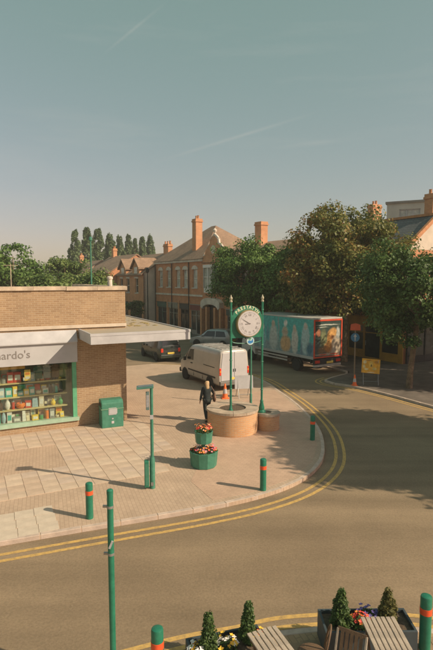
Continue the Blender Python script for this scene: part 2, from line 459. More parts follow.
# ------------------------------------------------------------------ mesh builder
class MB:
    def __init__(self):
        self.v, self.f = [], []

    def add(self, vs, fs):
        k = len(self.v)
        self.v += [tuple(p) for p in vs]
        self.f += [tuple(i + k for i in f) for f in fs]
        return self

    def box(self, c, s, rz=0.0, rx=0.0, ry=0.0):
        hx, hy, hz = s[0] / 2, s[1] / 2, s[2] / 2
        m = Matrix.Translation(c) @ Matrix.Rotation(rz, 4, 'Z') @ Matrix.Rotation(ry, 4, 'Y') @ Matrix.Rotation(rx, 4, 'X')
        vs = [m @ Vector((x, y, z)) for x in (-hx, hx) for y in (-hy, hy) for z in (-hz, hz)]
        return self.add(vs, [(0, 1, 3, 2), (4, 6, 7, 5), (0, 4, 5, 1), (2, 3, 7, 6), (0, 2, 6, 4), (1, 5, 7, 3)])

    def bx(self, x0, x1, y0, y1, z0, z1):
        return self.box(((x0 + x1) / 2, (y0 + y1) / 2, (z0 + z1) / 2), (x1 - x0, y1 - y0, z1 - z0))

    def tube(self, pts, rad, n=8, caps=True):
        pts = [Vector(p) for p in pts]
        if not isinstance(rad, (list, tuple)):
            rad = [rad] * len(pts)
        vs, fs = [], []
        up = None
        for i, p in enumerate(pts):
            d = (pts[min(i + 1, len(pts) - 1)] - pts[max(i - 1, 0)])
            d = d.normalized() if d.length > 1e-9 else Vector((0, 0, 1))
            if up is None:
                up = Vector((1, 0, 0)) if abs(d.z) > 0.8 else Vector((0, 0, 1))
            a = d.cross(up).normalized()
            bb = a.cross(d).normalized()
            up = bb
            for k in range(n):
                t = 2 * PI * k / n
                vs.append(p + (a * math.cos(t) + bb * math.sin(t)) * rad[i])
        for i in range(len(pts) - 1):
            for k in range(n):
                fs.append((i * n + k, i * n + (k + 1) % n, (i + 1) * n + (k + 1) % n, (i + 1) * n + k))
        if caps:
            fs.append(tuple(range(n - 1, -1, -1)))
            fs.append(tuple((len(pts) - 1) * n + k for k in range(n)))
        return self.add(vs, fs)

    def lathe(self, prof, n=20, c=(0, 0, 0), axis='Z', cap0=True, cap1=True):
        vs, fs = [], []
        for (r, z) in prof:
            for k in range(n):
                t = 2 * PI * k / n
                if axis == 'Z':
                    p = (r * math.cos(t), r * math.sin(t), z)
                elif axis == 'Y':
                    p = (r * math.cos(t), z, r * math.sin(t))
                else:
                    p = (z, r * math.cos(t), r * math.sin(t))
                vs.append((p[0] + c[0], p[1] + c[1], p[2] + c[2]))
        for i in range(len(prof) - 1):
            for k in range(n):
                fs.append((i * n + k, i * n + (k + 1) % n, (i + 1) * n + (k + 1) % n, (i + 1) * n + k))
        if cap0:
            fs.append(tuple(range(n - 1, -1, -1)))
        if cap1:
            fs.append(tuple((len(prof) - 1) * n + k for k in range(n)))
        return self.add(vs, fs)

    def prism(self, poly, z0, z1):
        n = len(poly)
        vs = [(x, y, z0) for x, y in poly] + [(x, y, z1) for x, y in poly]
        fs = [tuple(range(n - 1, -1, -1)), tuple(range(n, 2 * n))]
        fs += [(i, (i + 1) % n, n + (i + 1) % n, n + i) for i in range(n)]
        return self.add(vs, fs)

    def prism_y(self, poly, y0, y1):
        """poly in x,z extruded along y"""
        n = len(poly)
        vs = [(x, y0, z) for x, z in poly] + [(x, y1, z) for x, z in poly]
        fs = [tuple(range(n)), tuple(range(2 * n - 1, n - 1, -1))]
        fs += [(i, n + i, n + (i + 1) % n, (i + 1) % n) for i in range(n)]
        return self.add(vs, fs)

    def prism_x(self, poly, x0, x1):
        """poly in y,z extruded along x"""
        n = len(poly)
        vs = [(x0, y, z) for y, z in poly] + [(x1, y, z) for y, z in poly]
        fs = [tuple(range(n)), tuple(range(2 * n - 1, n - 1, -1))]
        fs += [(i, n + i, n + (i + 1) % n, (i + 1) % n) for i in range(n)]
        return self.add(vs, fs)

    def sphere(self, c, r, n=10, m=7, sc=(1, 1, 1)):
        prof = []
        for i in range(m + 1):
            t = -PI / 2 + PI * i / m
            prof.append((max(0.001, math.cos(t)) * r, math.sin(t) * r))
        k = len(self.v)
        self.lathe(prof, n)
        for i in range(k, len(self.v)):
            x, y, z = self.v[i]
            self.v[i] = (c[0] + x * sc[0], c[1] + y * sc[1], c[2] + z * sc[2])
        return self

    def mesh(self, name, smooth=None):
        me = bpy.data.meshes.new(name)
        me.from_pydata(self.v, [], self.f)
        bm = bmesh.new(); bm.from_mesh(me)
        bmesh.ops.recalc_face_normals(bm, faces=bm.faces)
        bm.to_mesh(me); bm.free()
        if smooth:
            me.polygons.foreach_set('use_smooth', [True] * len(me.polygons))
            me.set_sharp_from_angle(angle=R(smooth))
        return me

    def build(self, name, m, parent=None, smooth=None, bevel=0.0):
        me = self.mesh(name, smooth)
        me.materials.append(m)
        o = bpy.data.objects.new(name, me)
        COL.objects.link(o)
        if parent is not None:
            o.parent = parent
        if bevel:
            md = o.modifiers.new('bevel', 'BEVEL')
            md.width = bevel; md.segments = 2; md.limit_method = 'ANGLE'; md.angle_limit = R(40)
        return o


def tag(o, label=None, cat=None, group=None, kind=None):
    if label: o['label'] = label
    if cat: o['category'] = cat
    if group: o['group'] = group
    if kind: o['kind'] = kind
    return o


def thing(name, label, cat, loc=(0, 0, 0), rz=0.0, group=None):
    o = bpy.data.objects.new(name, None)
    o.empty_display_size = 0.2
    COL.objects.link(o)
    o.location = loc
    o.rotation_euler = (0, 0, rz)
    return tag(o, label, cat, group)


def copy_tree(o, parent=None):
    c = o.copy()
    COL.objects.link(c)
    if parent is not None:
        c.parent = parent
    for ch in list(o.children):
        copy_tree(ch, c)
    return c


def share(me, name, m, parent, loc, rz=0.0, scale=(1, 1, 1), rot=None):
    o = bpy.data.objects.new(name, me)
    COL.objects.link(o)
    o.parent = parent
    o.location = loc
    o.rotation_euler = rot if rot else (0, 0, rz)
    o.scale = scale
    if m is not None:
        o.material_slots[0].link = 'OBJECT'
        o.material_slots[0].material = m
    return o


def text_obj(txt, size, m, parent, loc, rot, name='lettering', depth=0.006, align='CENTER', spacing=1.0, offset=0.0):
    cu = bpy.data.curves.new('t', 'FONT')
    cu.body = txt; cu.size = size; cu.extrude = depth; cu.align_x = align; cu.space_character = spacing; cu.offset = offset
    cu.resolution_u = 3
    t = bpy.data.objects.new('t', cu)
    COL.objects.link(t)
    bpy.context.view_layer.update()
    me = bpy.data.meshes.new_from_object(t.evaluated_get(bpy.context.evaluated_depsgraph_get()))
    bpy.data.objects.remove(t)
    me.materials.clear(); me.materials.append(m)
    o = bpy.data.objects.new(name, me)
    COL.objects.link(o)
    o.parent = parent
    o.location = loc; o.rotation_euler = rot
    return o


TH = R(31)


def RS(r, s, z=0.0):
    """street frame: r across the high street (to the right), s along it (away)"""
    return (r * math.cos(TH) - s * math.sin(TH), r * math.sin(TH) + s * math.cos(TH), z)


def smooth_line(pts, per=6):
    pts = [Vector((p[0], p[1])) for p in pts]
    out = []
    for i in range(len(pts) - 1):
        p0 = pts[max(i - 1, 0)]; p1 = pts[i]; p2 = pts[i + 1]; p3 = pts[min(i + 2, len(pts) - 1)]
        for k in range(per):
            t = k / per
            out.append(0.5 * ((2 * p1) + (p2 - p0) * t + (2 * p0 - 5 * p1 + 4 * p2 - p3) * t * t + (-p0 + 3 * p1 - 3 * p2 + p3) * t ** 3))
    out.append(pts[-1])
    return out


def offset_line(ln, d):
    """offset to the right-hand side of travel"""
    out = []
    for i, p in enumerate(ln):
        t = (ln[min(i + 1, len(ln) - 1)] - ln[max(i - 1, 0)]).normalized()
        out.append(p + Vector((t.y, -t.x)) * d)
    return out


def strip(mb, a, b, z):
    n = len(a)
    mb.add([(p.x, p.y, z) for p in a] + [(p.x, p.y, z) for p in b], [(i, i + 1, n + i + 1, n + i) for i in range(n - 1)])


def resample(ln, step):
    out = [ln[0]]; acc = 0.0
    for i in range(1, len(ln)):
        a, b = ln[i - 1], ln[i]
        L = (b - a).length
        while acc + L >= step:
            t = (step - acc) / L
            a = a + (b - a) * t
            out.append(a.copy())
            L = (b - a).length
            acc = 0.0
        acc += L
    return out


# ------------------------------------------------------------------ ground, road, pavements
ROAD = -0.10
g = MB(); g.add([(-900, -200, ROAD - 0.02), (900, -200, ROAD - 0.02), (900, 1600, ROAD - 0.02), (-900, 1600, ROAD - 0.02)], [(0, 1, 2, 3)])
tag(g.build('ground', mat('dry_ground', (0.13, 0.12, 0.075), 0.95, 0.3, 0.05)), kind='structure')
g = MB(); g.add([(-60, -20, ROAD), (60, -20, ROAD), (60, 110, ROAD), (-75, 110, ROAD)], [(0, 1, 2, 3)])
tag(g.build('road', M_ASPH), kind='structure')


def kerbed_pavement(line, closing, name, m, roadside=1, lines=(0.36, 0.62), show=None, n_stones=True):
    """pavement slab whose edge follows `line`; kerb stones one by one; double yellow lines beside it"""
    poly = [(p.x, p.y) for p in line] + closing
    mb = MB(); mb.prism(poly, -0.3, 0.0)
    pv = tag(mb.build(name, m), kind='structure')
    st = resample(line, 0.915)
    stone = MB(); stone.bx(0.004, 0.907, -0.125, 0.004, -0.14, 0.007)
    me = stone.mesh('kerb_stone'); me.materials.append(M_KERB)
    bmm = bmesh.new(); bmm.from_mesh(me)
    bmesh.ops.bevel(bmm, geom=[e for e in bmm.edges], offset=0.012, segments=1, affect='EDGES')
    bmm.to_mesh(me); bmm.free()
    rnd = random.Random(5)
    for i in range(len(st) - 1):
        a, b = st[i], st[i + 1]
        if show and not show(a):
            continue
        ang = math.atan2(b.y - a.y, b.x - a.x)
        if roadside < 0:
            share(me, 'kerb_stone', None, pv, (b.x, b.y, rnd.uniform(-0.003, 0.003)), ang + PI, (b - a).length / 0.912 * Vector((1, 0, 0)) + Vector((0, 1, 1)))
        else:
            share(me, 'kerb_stone', None, pv, (a.x, a.y, rnd.uniform(-0.003, 0.003)), ang, Vector(((b - a).length / 0.912, 1, 1)))
    return pv


# far left pavement: kerb along the side road, round the corner and up the high street
KL = smooth_line([(-28, 1.9), (-16, 6.45), (-10.4, 8.55), (-4.81, 10.64), (-2.98, 11.33), (-0.42, 12.28), (1.18, 13.06), (2.43, 14.08), (3.33, 15.5), (3.83, 17.3), (4.06, 19.64),
                  (3.86, 22.87), (3.3, 26.06), (2.65, 28.9), (1.2, 31.4), (-1.4, 33.4), (-4.6, 34.3)], 8)
# stone local +x follows the line, road on the right hand side: stone body lies at y<0 = right -> flip so that it lies inside
left_pave = kerbed_pavement(KL, [(-38, 14.9), (-38, 1.9)], 'pavement', M_HERR, roadside=-1, show=lambda p: p.x > -9)
mb = MB()
for d in (0.33, 0.60):
    strip(mb, offset_line(KL, d), offset_line(KL, d + 0.105), ROAD + 0.004)
    tag(mb.build('yellow_line', M_YLINE), kind='structure'); mb = MB()

# near pavement under the camera
KN = smooth_line([(-9, 3.3), (-5.0, 5.55), (-2.9, 6.55), (-1.68, 6.95), (-0.44, 7.40), (0.42, 7.62), (1.11, 7.84), (1.81, 7.93), (2.38, 7.98), (3.35, 7.92), (4.6, 7.75), (9, 7.6), (16, 8.4)], 8)
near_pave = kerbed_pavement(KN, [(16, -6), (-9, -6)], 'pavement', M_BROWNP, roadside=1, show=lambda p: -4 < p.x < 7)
for d in (0.13, 0.37):
    ln = offset_line(KN, -d); l2 = offset_line(KN, -d - 0.10)
    strip(mb, ln, l2, ROAD + 0.004)
    tag(mb.build('yellow_line', M_YLINE), kind='structure'); mb = MB()

# right-hand pavement with a loading bay for the lorry
def rsl(l): return [Vector(RS(r, s)[:2]) for r, s in l]
KR = smooth_line(rsl([(45, 2.5), (30, 2.8), (24, 3.2), (21.3, 4.6), (20.3, 7.5), (20.25, 11), (20.35, 14.2), (20.55, 17), (20.5, 19.3), (20.1, 20.6), (20.35, 21.4), (21.5, 21.8), (23.1, 22.3), (23.6, 23.4), (23.6, 27), (23.6, 36), (23.3, 48), (22.2, 70), (20, 95)]), 8)
right_pave = kerbed_pavement(KR, [RS(45, 95)[:2], RS(60, 40)[:2]], 'pavement', mat('grey_paving', (0.15, 0.125, 0.10), 0.9, 0.2, 1.2, 0.2), roadside=-1, show=lambda p: 15 < p.y < 50 and p.x < 13)
KRY = [p for p in KR if 16 < p.y < 29.6]
for d in (0.30, 0.56):
    # the right-hand pavement lies on the right of travel, the road on the left
    strip(mb, offset_line(KRY, -d), offset_line(KRY, -d - 0.10), ROAD + 0.004)
    tag(mb.build('yellow_line', M_YLINE), kind='structure'); mb = MB()

# ------------------------------------------------------------------ shop frame and paving pieces
SA = R(26.5)
SC = Vector((-3.72, 20.38))
SU = Vector((math.cos(SA), math.sin(SA))); SN = Vector((SU.y, -SU.x))


def UV(u, v, z=0.0):
    p = SC + SU * u + SN * v
    return (p.x, p.y, z)


rnd = random.Random(11)
P = 0.455
slab = MB(); slab.bx(-P / 2 + 0.006, P / 2 - 0.006, -P / 2 + 0.006, P / 2 - 0.006, -0.02, 0.010)
slab_me = slab.mesh('paving_slab'); slab_me.materials.append(M_SLAB[0])
for i in range(15):
    for j in range(14):
        u = -6.35 + P * (i + 0.5); v = 0.12 + P * (j + 0.5)
        if u < -3.2 and 1.85 < v < 4.1:
            continue
        if u > -0.25 - 0.0 * v and v > 4.4:
            continue
        if v > 6.2 - 0.0:
            continue
        share(slab_me, 'paving_slab', rnd.choice(M_SLAB), left_pave, UV(u, v, rnd.uniform(-0.003, 0.002)), SA + rnd.uniform(-0.004, 0.004))
for i in range(5):
    for j in range(3):
        u = -6.3 + P * (i + 0.5); v = 6.85 + P * (j + 0.5)
        share(slab_me, 'paving_slab', M_PALE, left_pave, UV(u, v, rnd.uniform(-0.003, 0.003)), SA - R(4))
near_me = MB().bx(-.15 + .005, .15 - .005, -.15 + .005, .15 - .005, -.02, .008).mesh('paving_slab'); near_me.materials.append(M_SLAB[0])
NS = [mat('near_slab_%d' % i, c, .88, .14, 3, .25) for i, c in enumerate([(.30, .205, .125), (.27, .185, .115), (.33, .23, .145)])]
for i in range(16):
    for j in range(5):
        x = -.6 + .3 * i; yk = min(7.62, 7.30 + .19 * max(-1, min(1.8, x)))
        y = yk - .15 - .3 * j
        if y > 6.05:
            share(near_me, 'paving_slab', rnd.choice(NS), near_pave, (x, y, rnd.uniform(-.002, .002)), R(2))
# pink block area on the corner
pk = MB(); pk.prism([(-0.1, 12.75), (1.08, 13.32), (2.2, 14.22), (3.08, 15.6), (3.58, 17.3), (3.8, 19.6), (3.6, 22.8), (3.05, 26.0), (1.9, 25.6), (0.6, 21.5), (-0.3, 17.0), (-0.75, 14.0)], -0.05, 0.004)
pk.build('paving_panel', M_PINK, left_pave)

# ------------------------------------------------------------------ brick shop on the left
def shop():
    t = thing('corner_shop', 'low buff brick shop with flat roof, white canopy and display window', 'shop', UV(0, 0), SA)
    # local: x along front (corner at 0, left is negative), y back
    L, D, H = 16.0, 11.0, 5.40
    wx1 = -2.02; wx0 = -8.4            # display window
    w = MB()
    w.bx(wx1, 0, 0, 0.3, -0.05, H)                        # pier right of the window
    w.bx(wx0, wx1, 0, 0.3, 3.86, H)                       # over the window
    w.bx(wx0, wx1, 0, 0.3, -0.05, 0.26)                   # plinth
    w.bx(-L, wx0, 0, 0.3, -0.05, H)
    w.bx(-0.3, 0, 0.3, D, -0.05, H)
    w.bx(-L, -L + 0.3, 0.3, D, -0.05, H)
    w.bx(-L + 0.3, -0.3, D - 0.3, D, -0.05, H)
    w.build('wall', M_BUFF, t)
    r = MB(); r.bx(-L + 0.3, -0.3, 0.3, D - 0.3, 5.0, 5.12)
    r.build('roof', M_FLAT, t)
    # coping stones, one by one
    cs = MB(); cs.bx(0.004, 1.196, -0.07, 0.36, 0, 0.15)
    me = cs.mesh('coping_stone'); me.materials.append(M_COPE)
    rr = random.Random(4)
    for i in range(9):
        share(me, 'coping_stone', None, t, (-1.13 - 1.2 * i, rr.uniform(-0.012, 0.012), H + rr.uniform(0, 0.012)), rr.uniform(-0.006, 0.006))
    for i in range(8):
        share(me, 'coping_stone', None, t, (0.07 - 0.36 + 0.36, 0.30 + 1.2 * i + 0.075, H + rr.uniform(0, 0.012)), PI / 2)
    # flashing band over window and pier
    f = MB(); f.bx(-9, 0.02, -0.06, 0.0, 3.93, 4.05)
    f.build('flashing', M_PALE, t)
    # cantilevered canopy wrapping the corner
    cx0, cx1, cy0 = -1.9, 1.95, -2.15
    c = MB()
    c.prism([(cx0, cy0), (cx1, cy0), (cx1, 9.0), (0.0, 9.0), (0.0, -0.06), (cx0, -0.06)], 3.50, 3.84)
    can = c.build('canopy', M_WHITE, t, bevel=0.012)
    c = MB()
    c.prism([(cx0 + 0.06, cy0 + 0.06), (cx1 - 0.06, cy0 + 0.06), (cx1 - 0.06, 8.9), (0.01, 8.9), (0.01, -0.07), (cx0 + 0.06, -0.07)], 3.842, 3.855)
    c.build('roof_covering', M_FLAT, can)
    c = MB()
    for (x0, x1, y0, y1) in ((cx0 - 0.012, cx1 + 0.012, cy0 - 0.012, cy0 + 0.05), (cx1 - 0.05, cx1 + 0.012, cy0 + 0.05, 9.0), (cx0 - 0.012, cx0 + 0.05, cy0 + 0.05, -0.06)):
        c.bx(x0, x1, y0, y1, 3.80, 3.895)
    c.build('trim', M_WHITE, can)
    # moss and a scrap of timber on the canopy
    rr = random.Random(2)
    ms = MB()
    for i in range(60):
        x = rr.uniform(0.15, 1.5); y = rr.uniform(0.3, 6.5)
        ms.sphere((x, y, 3.856), rr.uniform(0.04, 0.14), 7, 3, (1.2, 1, 0.28))
    tag(ms.build('moss', mat('moss', (0.28, 0.22, 0.085), 0.95, 0.35, 9, 0.4), can), kind='stuff')
    # white sloping fascia and sign board over the window
    f = MB()
    f.prism_x([(0, 3.86), (-0.06, 3.86), (-0.30, 3.44), (-0.30, 3.40), (0, 3.40)], -9, wx1 + 0.02)
    f.build('fascia', M_WHITE, t)
    f = MB(); f.bx(-9, wx1 + 0.02, -0.20, -0.12, 2.62, 3.40)
    sg = f.build('sign_board', mat('sign_white', (0.43, 0.435, 0.44), 0.55, 0.06, 1.0), t)
    f = MB(); f.bx(-9, wx1, -0.12, 0.0, 2.62, 2.68)
    f.build('soffit', M_WHITE, t)
    f = MB(); f.bx(wx1 - 0.04, wx1 + 0.02, -0.12, -0.001, 2.68, 3.40)
    f.build('sign_return', M_WHITE, t)
    text_obj("Barnardo's", 0.41, mat('sign_grey', (0.20, 0.185, 0.17), 0.6, 0.06, 4), sg, (-3.72, -0.205, 2.90), (PI / 2, 0, 0), align='RIGHT', spacing=1.0)
    # window: frame, panes
    fy = 0.05
    fr = MB()
    fr.bx(wx1 - 0.16, wx1, fy - 0.07, fy + 0.06, 0.34, 2.62)
    post = fr.build('window_post', mat('mid_green_paint', (0.10, 0.36, 0.20), 0.5, 0.1, 4), t)
    fr = MB()
    fr.bx(wx0, wx1 + 0.06, -0.09, 0.12, 0.26, 0.40)
    fr.build('window_sill', M_MINT, t)
    for (a, b) in ((wx0, wx1 - 0.16),):
        p = MB(); p.bx(a, b, fy - 0.005, fy + 0.005, 0.40, 2.66)
        p.build('pane', M_GLASS, t)
    # interior of the display
    q = MB(); q.bx(wx0, wx1 - .16, 0.121, 1.3, 0.20, 0.40)
    q.build('display_floor', mat('display_floor', (0.5, 0.44, 0.33), 0.6), t)
    q = MB(); q.bx(wx0, wx1 - 0.05, 1.3, 1.4, 0.0, 2.9); q.bx(wx1 - 0.05, wx1 - 0.001, 0.3, 1.4, 0.0, 2.9); q.bx(wx0, wx1, 0.3, 1.4, 2.9, 2.96)
    q.build('inner_wall', mat('display_wall', (0.46, 0.45, 0.32), 0.8, 0.2, 1), t)
    ysh = [(0.86, 0.36), (1.34, 0.42), (1.86, 0.50)]
    mw = mat('pale_shelf', (0.66, 0.53, 0.26), 0.6, 0.08, 4)
    for (z, y) in ysh:
        q = MB(); q.bx(-8.3, -2.35, y - 0.17, y + 0.17, z - 0.02, z + 0.025)
        s = q.build('shelf', mw, t)
    return t


SHOP = shop()


def at_shop(o, x, y, z, rz=0.0):
    p = UV(x, -y, z)
    o.location = p
    o.rotation_euler = (0, 0, SA + rz)


def shop_goods():
    rr = random.Random(21)
    cols = [('orange', (0.85, 0.22, 0.03)), ('teal', (0.03, 0.42, 0.36)), ('yellow', (0.85, 0.58, 0.06)), ('white', (0.75, 0.72, 0.66)), ('red', (0.6, 0.06, 0.03)),
            ('green', (0.07, 0.33, 0.12)), ('dark brown', (0.09, 0.05, 0.03)), ('pale blue', (0.35, 0.5, 0.56)), ('cream', (0.7, 0.6, 0.42)), ('grey', (0.3, 0.3, 0.28)), ('black', (0.03, 0.03, 0.03))]
    ordn = ['first', 'second', 'third', 'fourth', 'fifth', 'sixth', 'seventh', 'eighth', 'ninth', 'tenth', 'eleventh', 'twelfth', 'thirteenth', 'fourteenth', 'fifteenth', 'sixteenth', 'seventeenth', 'eighteenth']
    rows = [('on the bottom of the display window', 0.40, 0.26), ('on the lowest display shelf', 0.885, 0.36), ('on the middle display shelf', 1.365, 0.42), ('on the top display shelf', 1.885, 0.50)]
    for ri, (where, z, y) in enumerate(rows):
        x = -2.48
        k = 0
        while x > -5.3 and k < 18:
            cn, c = rr.choice(cols)
            w = rr.uniform(0.12, 0.27)
            kind = rr.choice(['box', 'box', 'vase', 'book', 'bowl', 'tin', 'bag'])
            if ri == 1 and abs(x + 4.05) < 0.14:
                kind, cn, c, w = 'bowl', 'orange', (0.85, 0.22, 0.03), 0.34
            if ri == 2 and -4.45 < x < -3.55:
                cn, c = rr.choice([cols[1], cols[2], cols[0], cols[3]]); kind = 'box'; w = rr.uniform(0.16, 0.24)
            x -= w / 2
            m = mat('goods_' + cn.replace(' ', '_'), c, 0.5, 0.12, 12)
            mb = MB(); parts = []
            h = rr.uniform(0.16, 0.43)
            if kind == 'box':
                mb.bx(-w / 2, w / 2, -0.08, 0.08, 0, h)
                lb = MB(); lb.bx(-w * 0.36, w * 0.36, -0.086, -0.079, h * 0.25, h * 0.75)
                parts.append(('box_label', lb, mat('goods_white', (0.75, 0.72, 0.66), 0.5, 0.12, 12) if cn != 'white' else mat('goods_teal', (0.03, 0.42, 0.36), 0.5, 0.12, 12)))
                obj = mb.build('gift_box', m, bevel=0.004)
            elif kind == 'vase':
                h *= 1.15
                mb.lathe([(w * .22, 0), (w * .42, h * .3), (w * .36, h * .6), (w * .16, h * .82), (w * .24, h), (w * .2, h), (w * .12, h * .84)], 14)
                obj = mb.build('vase', m, smooth=50)
            elif kind == 'book':
                w = rr.uniform(0.1, 0.2); x0 = -w / 2; q = 0
                h = rr.uniform(0.2, 0.27)
                mb.box((0, 0, h / 2), (w, 0.03, h), rx=R(-12))
                pg = MB(); pg.box((0.0, -0.019, h / 2 + 0.004), (w * 0.7, 0.006, h * 0.4), rx=R(-12))
                parts.append(('cover_print', pg, mat('goods_cream', (0.7, 0.6, 0.42), 0.5, 0.12, 12)))
                obj = mb.build('book', m)
            elif kind == 'bowl':
                mb.lathe([(w * .25, 0), (w * .48, w * .22), (w * .5, w * .5), (w * .44, w * .62), (w * .36, w * .62), (w * .42, w * .45)], 16)
                obj = mb.build('bowl', m, smooth=50)
            elif kind == 'tin':
                mb.lathe([(w * .38, 0), (w * .38, h * .9)], 16)
                lb = MB(); lb.lathe([(w * .4, h * .9), (w * .4, h), (w * .36, h * 1.03)], 16)
                parts.append(('lid', lb, M_STEEL))
                obj = mb.build('tin', m, smooth=50)
            else:
                mb.add([(-w * .45, -.07, 0), (w * .45, -.07, 0), (w * .45, .07, 0), (-w * .45, .07, 0), (-w * .38, -.03, h), (w * .38, -.03, h), (w * .38, .03, h), (-w * .38, .03, h)],
                       [(0, 1, 2, 3), (4, 5, 6, 7), (0, 1, 5, 4), (1, 2, 6, 5), (2, 3, 7, 6), (3, 0, 4, 7)])
                hb = MB(); hb.tube([(-w * .2, 0, h - .01), (-w * .16, 0, h + .07), (0, 0, h + .1), (w * .16, 0, h + .07), (w * .2, 0, h - .01)], .008, 6)
                parts.append(('handle', hb, M_DARK))
                obj = mb.build('handbag', m, bevel=0.01)
            for nm, pm, mm in parts:
                pm.build(nm, mm, obj)
            at_shop(obj, x, y, z, rr.uniform(-0.2, 0.2))
            nm = {'gift_box': 'box'}.get(obj.name.split('.')[0], obj.name.split('.')[0])
            tag(obj, '%s %s %s, %s from the green window post' % (cn, nm, where, ordn[k]), nm, 'goods in the shop display')
            x -= w / 2 + rr.uniform(0.0, 0.05)
            k += 1
    # a second row standing behind, mostly tall packs and framed things
    for ri, (where, z, y) in enumerate(rows):
        x = -2.55; k = 0
        while x > -5.3 and k < 11:
            cn, c = rr.choice([cols[3], cols[8], cols[7], cols[2], cols[1], cols[9], cols[6], cols[4]])
            w = rr.uniform(.16, .32); h = rr.uniform(.26, .40); x -= w / 2
            m = mat('goods_' + cn.replace(' ', '_'), c, 0.5, 0.12, 12)
            mb = MB()
            if rr.random() < .5:
                mb.bx(-w / 2, w / 2, -.03, .03, 0, h); obj = mb.build('carton', m, bevel=.004); kn = 'carton'
                q = MB(); q.bx(-w * .4, w * .4, -.036, -.0305, h * .55, h * .9); q.build('printed_band', mat('goods_%s' % ['orange', 'green', 'white', 'red'][k % 4], (.5, .3, .2), .5), obj)
            else:
                for (a, b, d, e) in ((-w / 2, w / 2, 0, .03), (-w / 2, w / 2, h - .03, h), (-w / 2, -w / 2 + .03, .03, h - .03), (w / 2 - .03, w / 2, .03, h - .03)):
                    mb.bx(a, b, -.012, .012, d, e)
                obj = mb.build('picture_frame', m); kn = 'picture frame'
                q = MB(); q.bx(-w / 2 + .03, w / 2 - .03, -.004, .004, .03, h - .03); q.build('picture', mat('frame_art_%d' % (k % 3), [(.25, .36, .30), (.55, .48, .36), (.40, .22, .14)][k % 3], .5, .45, 9), obj)
            at_shop(obj, x, y + .135, z, rr.uniform(-.12, .12))
            tag(obj, '%s %s, back row of the %s, %s from the green window post' % (cn, kn, ('window floor', 'lowest shelf', 'middle shelf', 'top shelf')[ri], ordn[k]), kn, 'goods in the shop display')
            x -= w / 2 + rr.uniform(.02, .12); k += 1
    # hanging poster and banner
    mb = MB(); mb.bx(-0.11, 0.11, -0.006, 0.006, 0, 0.42)
    o = mb.build('hanging_poster', mat('poster_yellow', (0.85, 0.58, 0.12), 0.6, 0.05, 5))
    for k, (a, b, c) in enumerate([(0.06, 0.16, (0.7, 0.65, 0.55)), (0.22, 0.32, (0.75, 0.25, 0.05))]):
        q = MB(); q.bx(-0.08, 0.08, -0.011, -0.0065, a, b); q.build('printed_block', mat('poster_print_%d' % k, c, 0.6), o)
    at_shop(o, -3.82, 0.14, 1.98)
    tag(o, 'yellow printed poster hanging inside the shop window', 'poster')
    mb = MB(); mb.bx(-0.8, 0.8, -0.005, 0.005, 0, 0.16)
    o = mb.build('banner', mat('banner_orange', (0.72, 0.36, 0.05), 0.6, 0.1, 2)); at_shop(o, -4.7, 0.16, 2.45)
    tag(o, 'long orange banner strip along the top of the shop window', 'banner')
    # things hung from the top on the right
    for k, (x, cn, c) in enumerate([(-2.5, 'olive', (0.2, 0.2, 0.08)), (-2.78, 'brown', (0.16, 0.09, 0.05)), (-3.1, 'grey', (0.28, 0.28, 0.26)), (-3.4, 'dark green', (0.04, 0.11, 0.07))]):
        mb = MB()
        mb.add([(-.05, 0, .52), (.05, 0, .52), (.17, .0, .46), (.2, 0, .3), (.13, 0, .28), (.13, 0, 0), (-.13, 0, 0), (-.13, 0, .28), (-.2, 0, .3), (-.17, 0, .46)] +
               [(-.05, .05, .52), (.05, .05, .52), (.17, .05, .46), (.2, .05, .3), (.13, .05, .28), (.13, .05, 0), (-.13, .05, 0), (-.13, .05, .28), (-.2, .05, .3), (-.17, .05, .46)],
               [tuple(range(10)), tuple(range(19, 9, -1))] + [(i, 10 + i, 10 + (i + 1) % 10, (i + 1) % 10) for i in range(10)])
        o = mb.build('garment', mat('cloth_' + cn.replace(' ', '_'), c, 0.9, 0.15, 9))
        hb = MB(); hb.tube([(-.12, .025, .49), (0, .025, .56), (.12, .025, .49)], .006, 5); hb.tube([(0, .025, .56), (0, .025, .66)], .005, 5)
        hb.build('hanger', M_STEEL, o)
        at_shop(o, x, 0.24, 2.0)
        tag(o, '%s garment hanging at the top of the shop window, %s from the green post' % (cn, ordn[k]), 'garment', 'hanging garments')


shop_goods()

# ------------------------------------------------------------------ street furniture
def bollard(loc, label):
    t = thing('bollard', label, 'bollard', loc, 0, 'green bollards with red bands')
    mb = MB(); mb.lathe([(0.088, -0.02), (0.088, 0.60)], 20); mb.build('lower_post', M_GREEN, t, 40)
    mb = MB(); mb.lathe([(0.0935, 0.60), (0.0935, 0.70)], 20); mb.build('reflective_band', M_REDB, t, 40)
    mb = MB(); mb.lathe([(0.088, 0.70), (0.088, 0.86), (0.08, 0.885), (0.05, 0.90), (0.004, 0.905)], 20); mb.build('cap', M_GREEN, t, 40)
    return t


bollard((-3.10, 11.76, 0), 'green bollard with orange-red band beside the pale slabs on the left kerb')
bollard((1.29, 13.40, 0), 'green bollard with orange-red band in the sun in front of the tiered flower tub')
bollard((3.49, 17.75, 0), 'green bollard with red band in the tree shadow at the rounded kerb')
bollard((3.28, 7.40, 0), 'green bollard with red band at the right end of the near plant trough')
bollard((-0.84, 6.67, 0), 'green bollard with red band on the near kerb beside the tall green post')


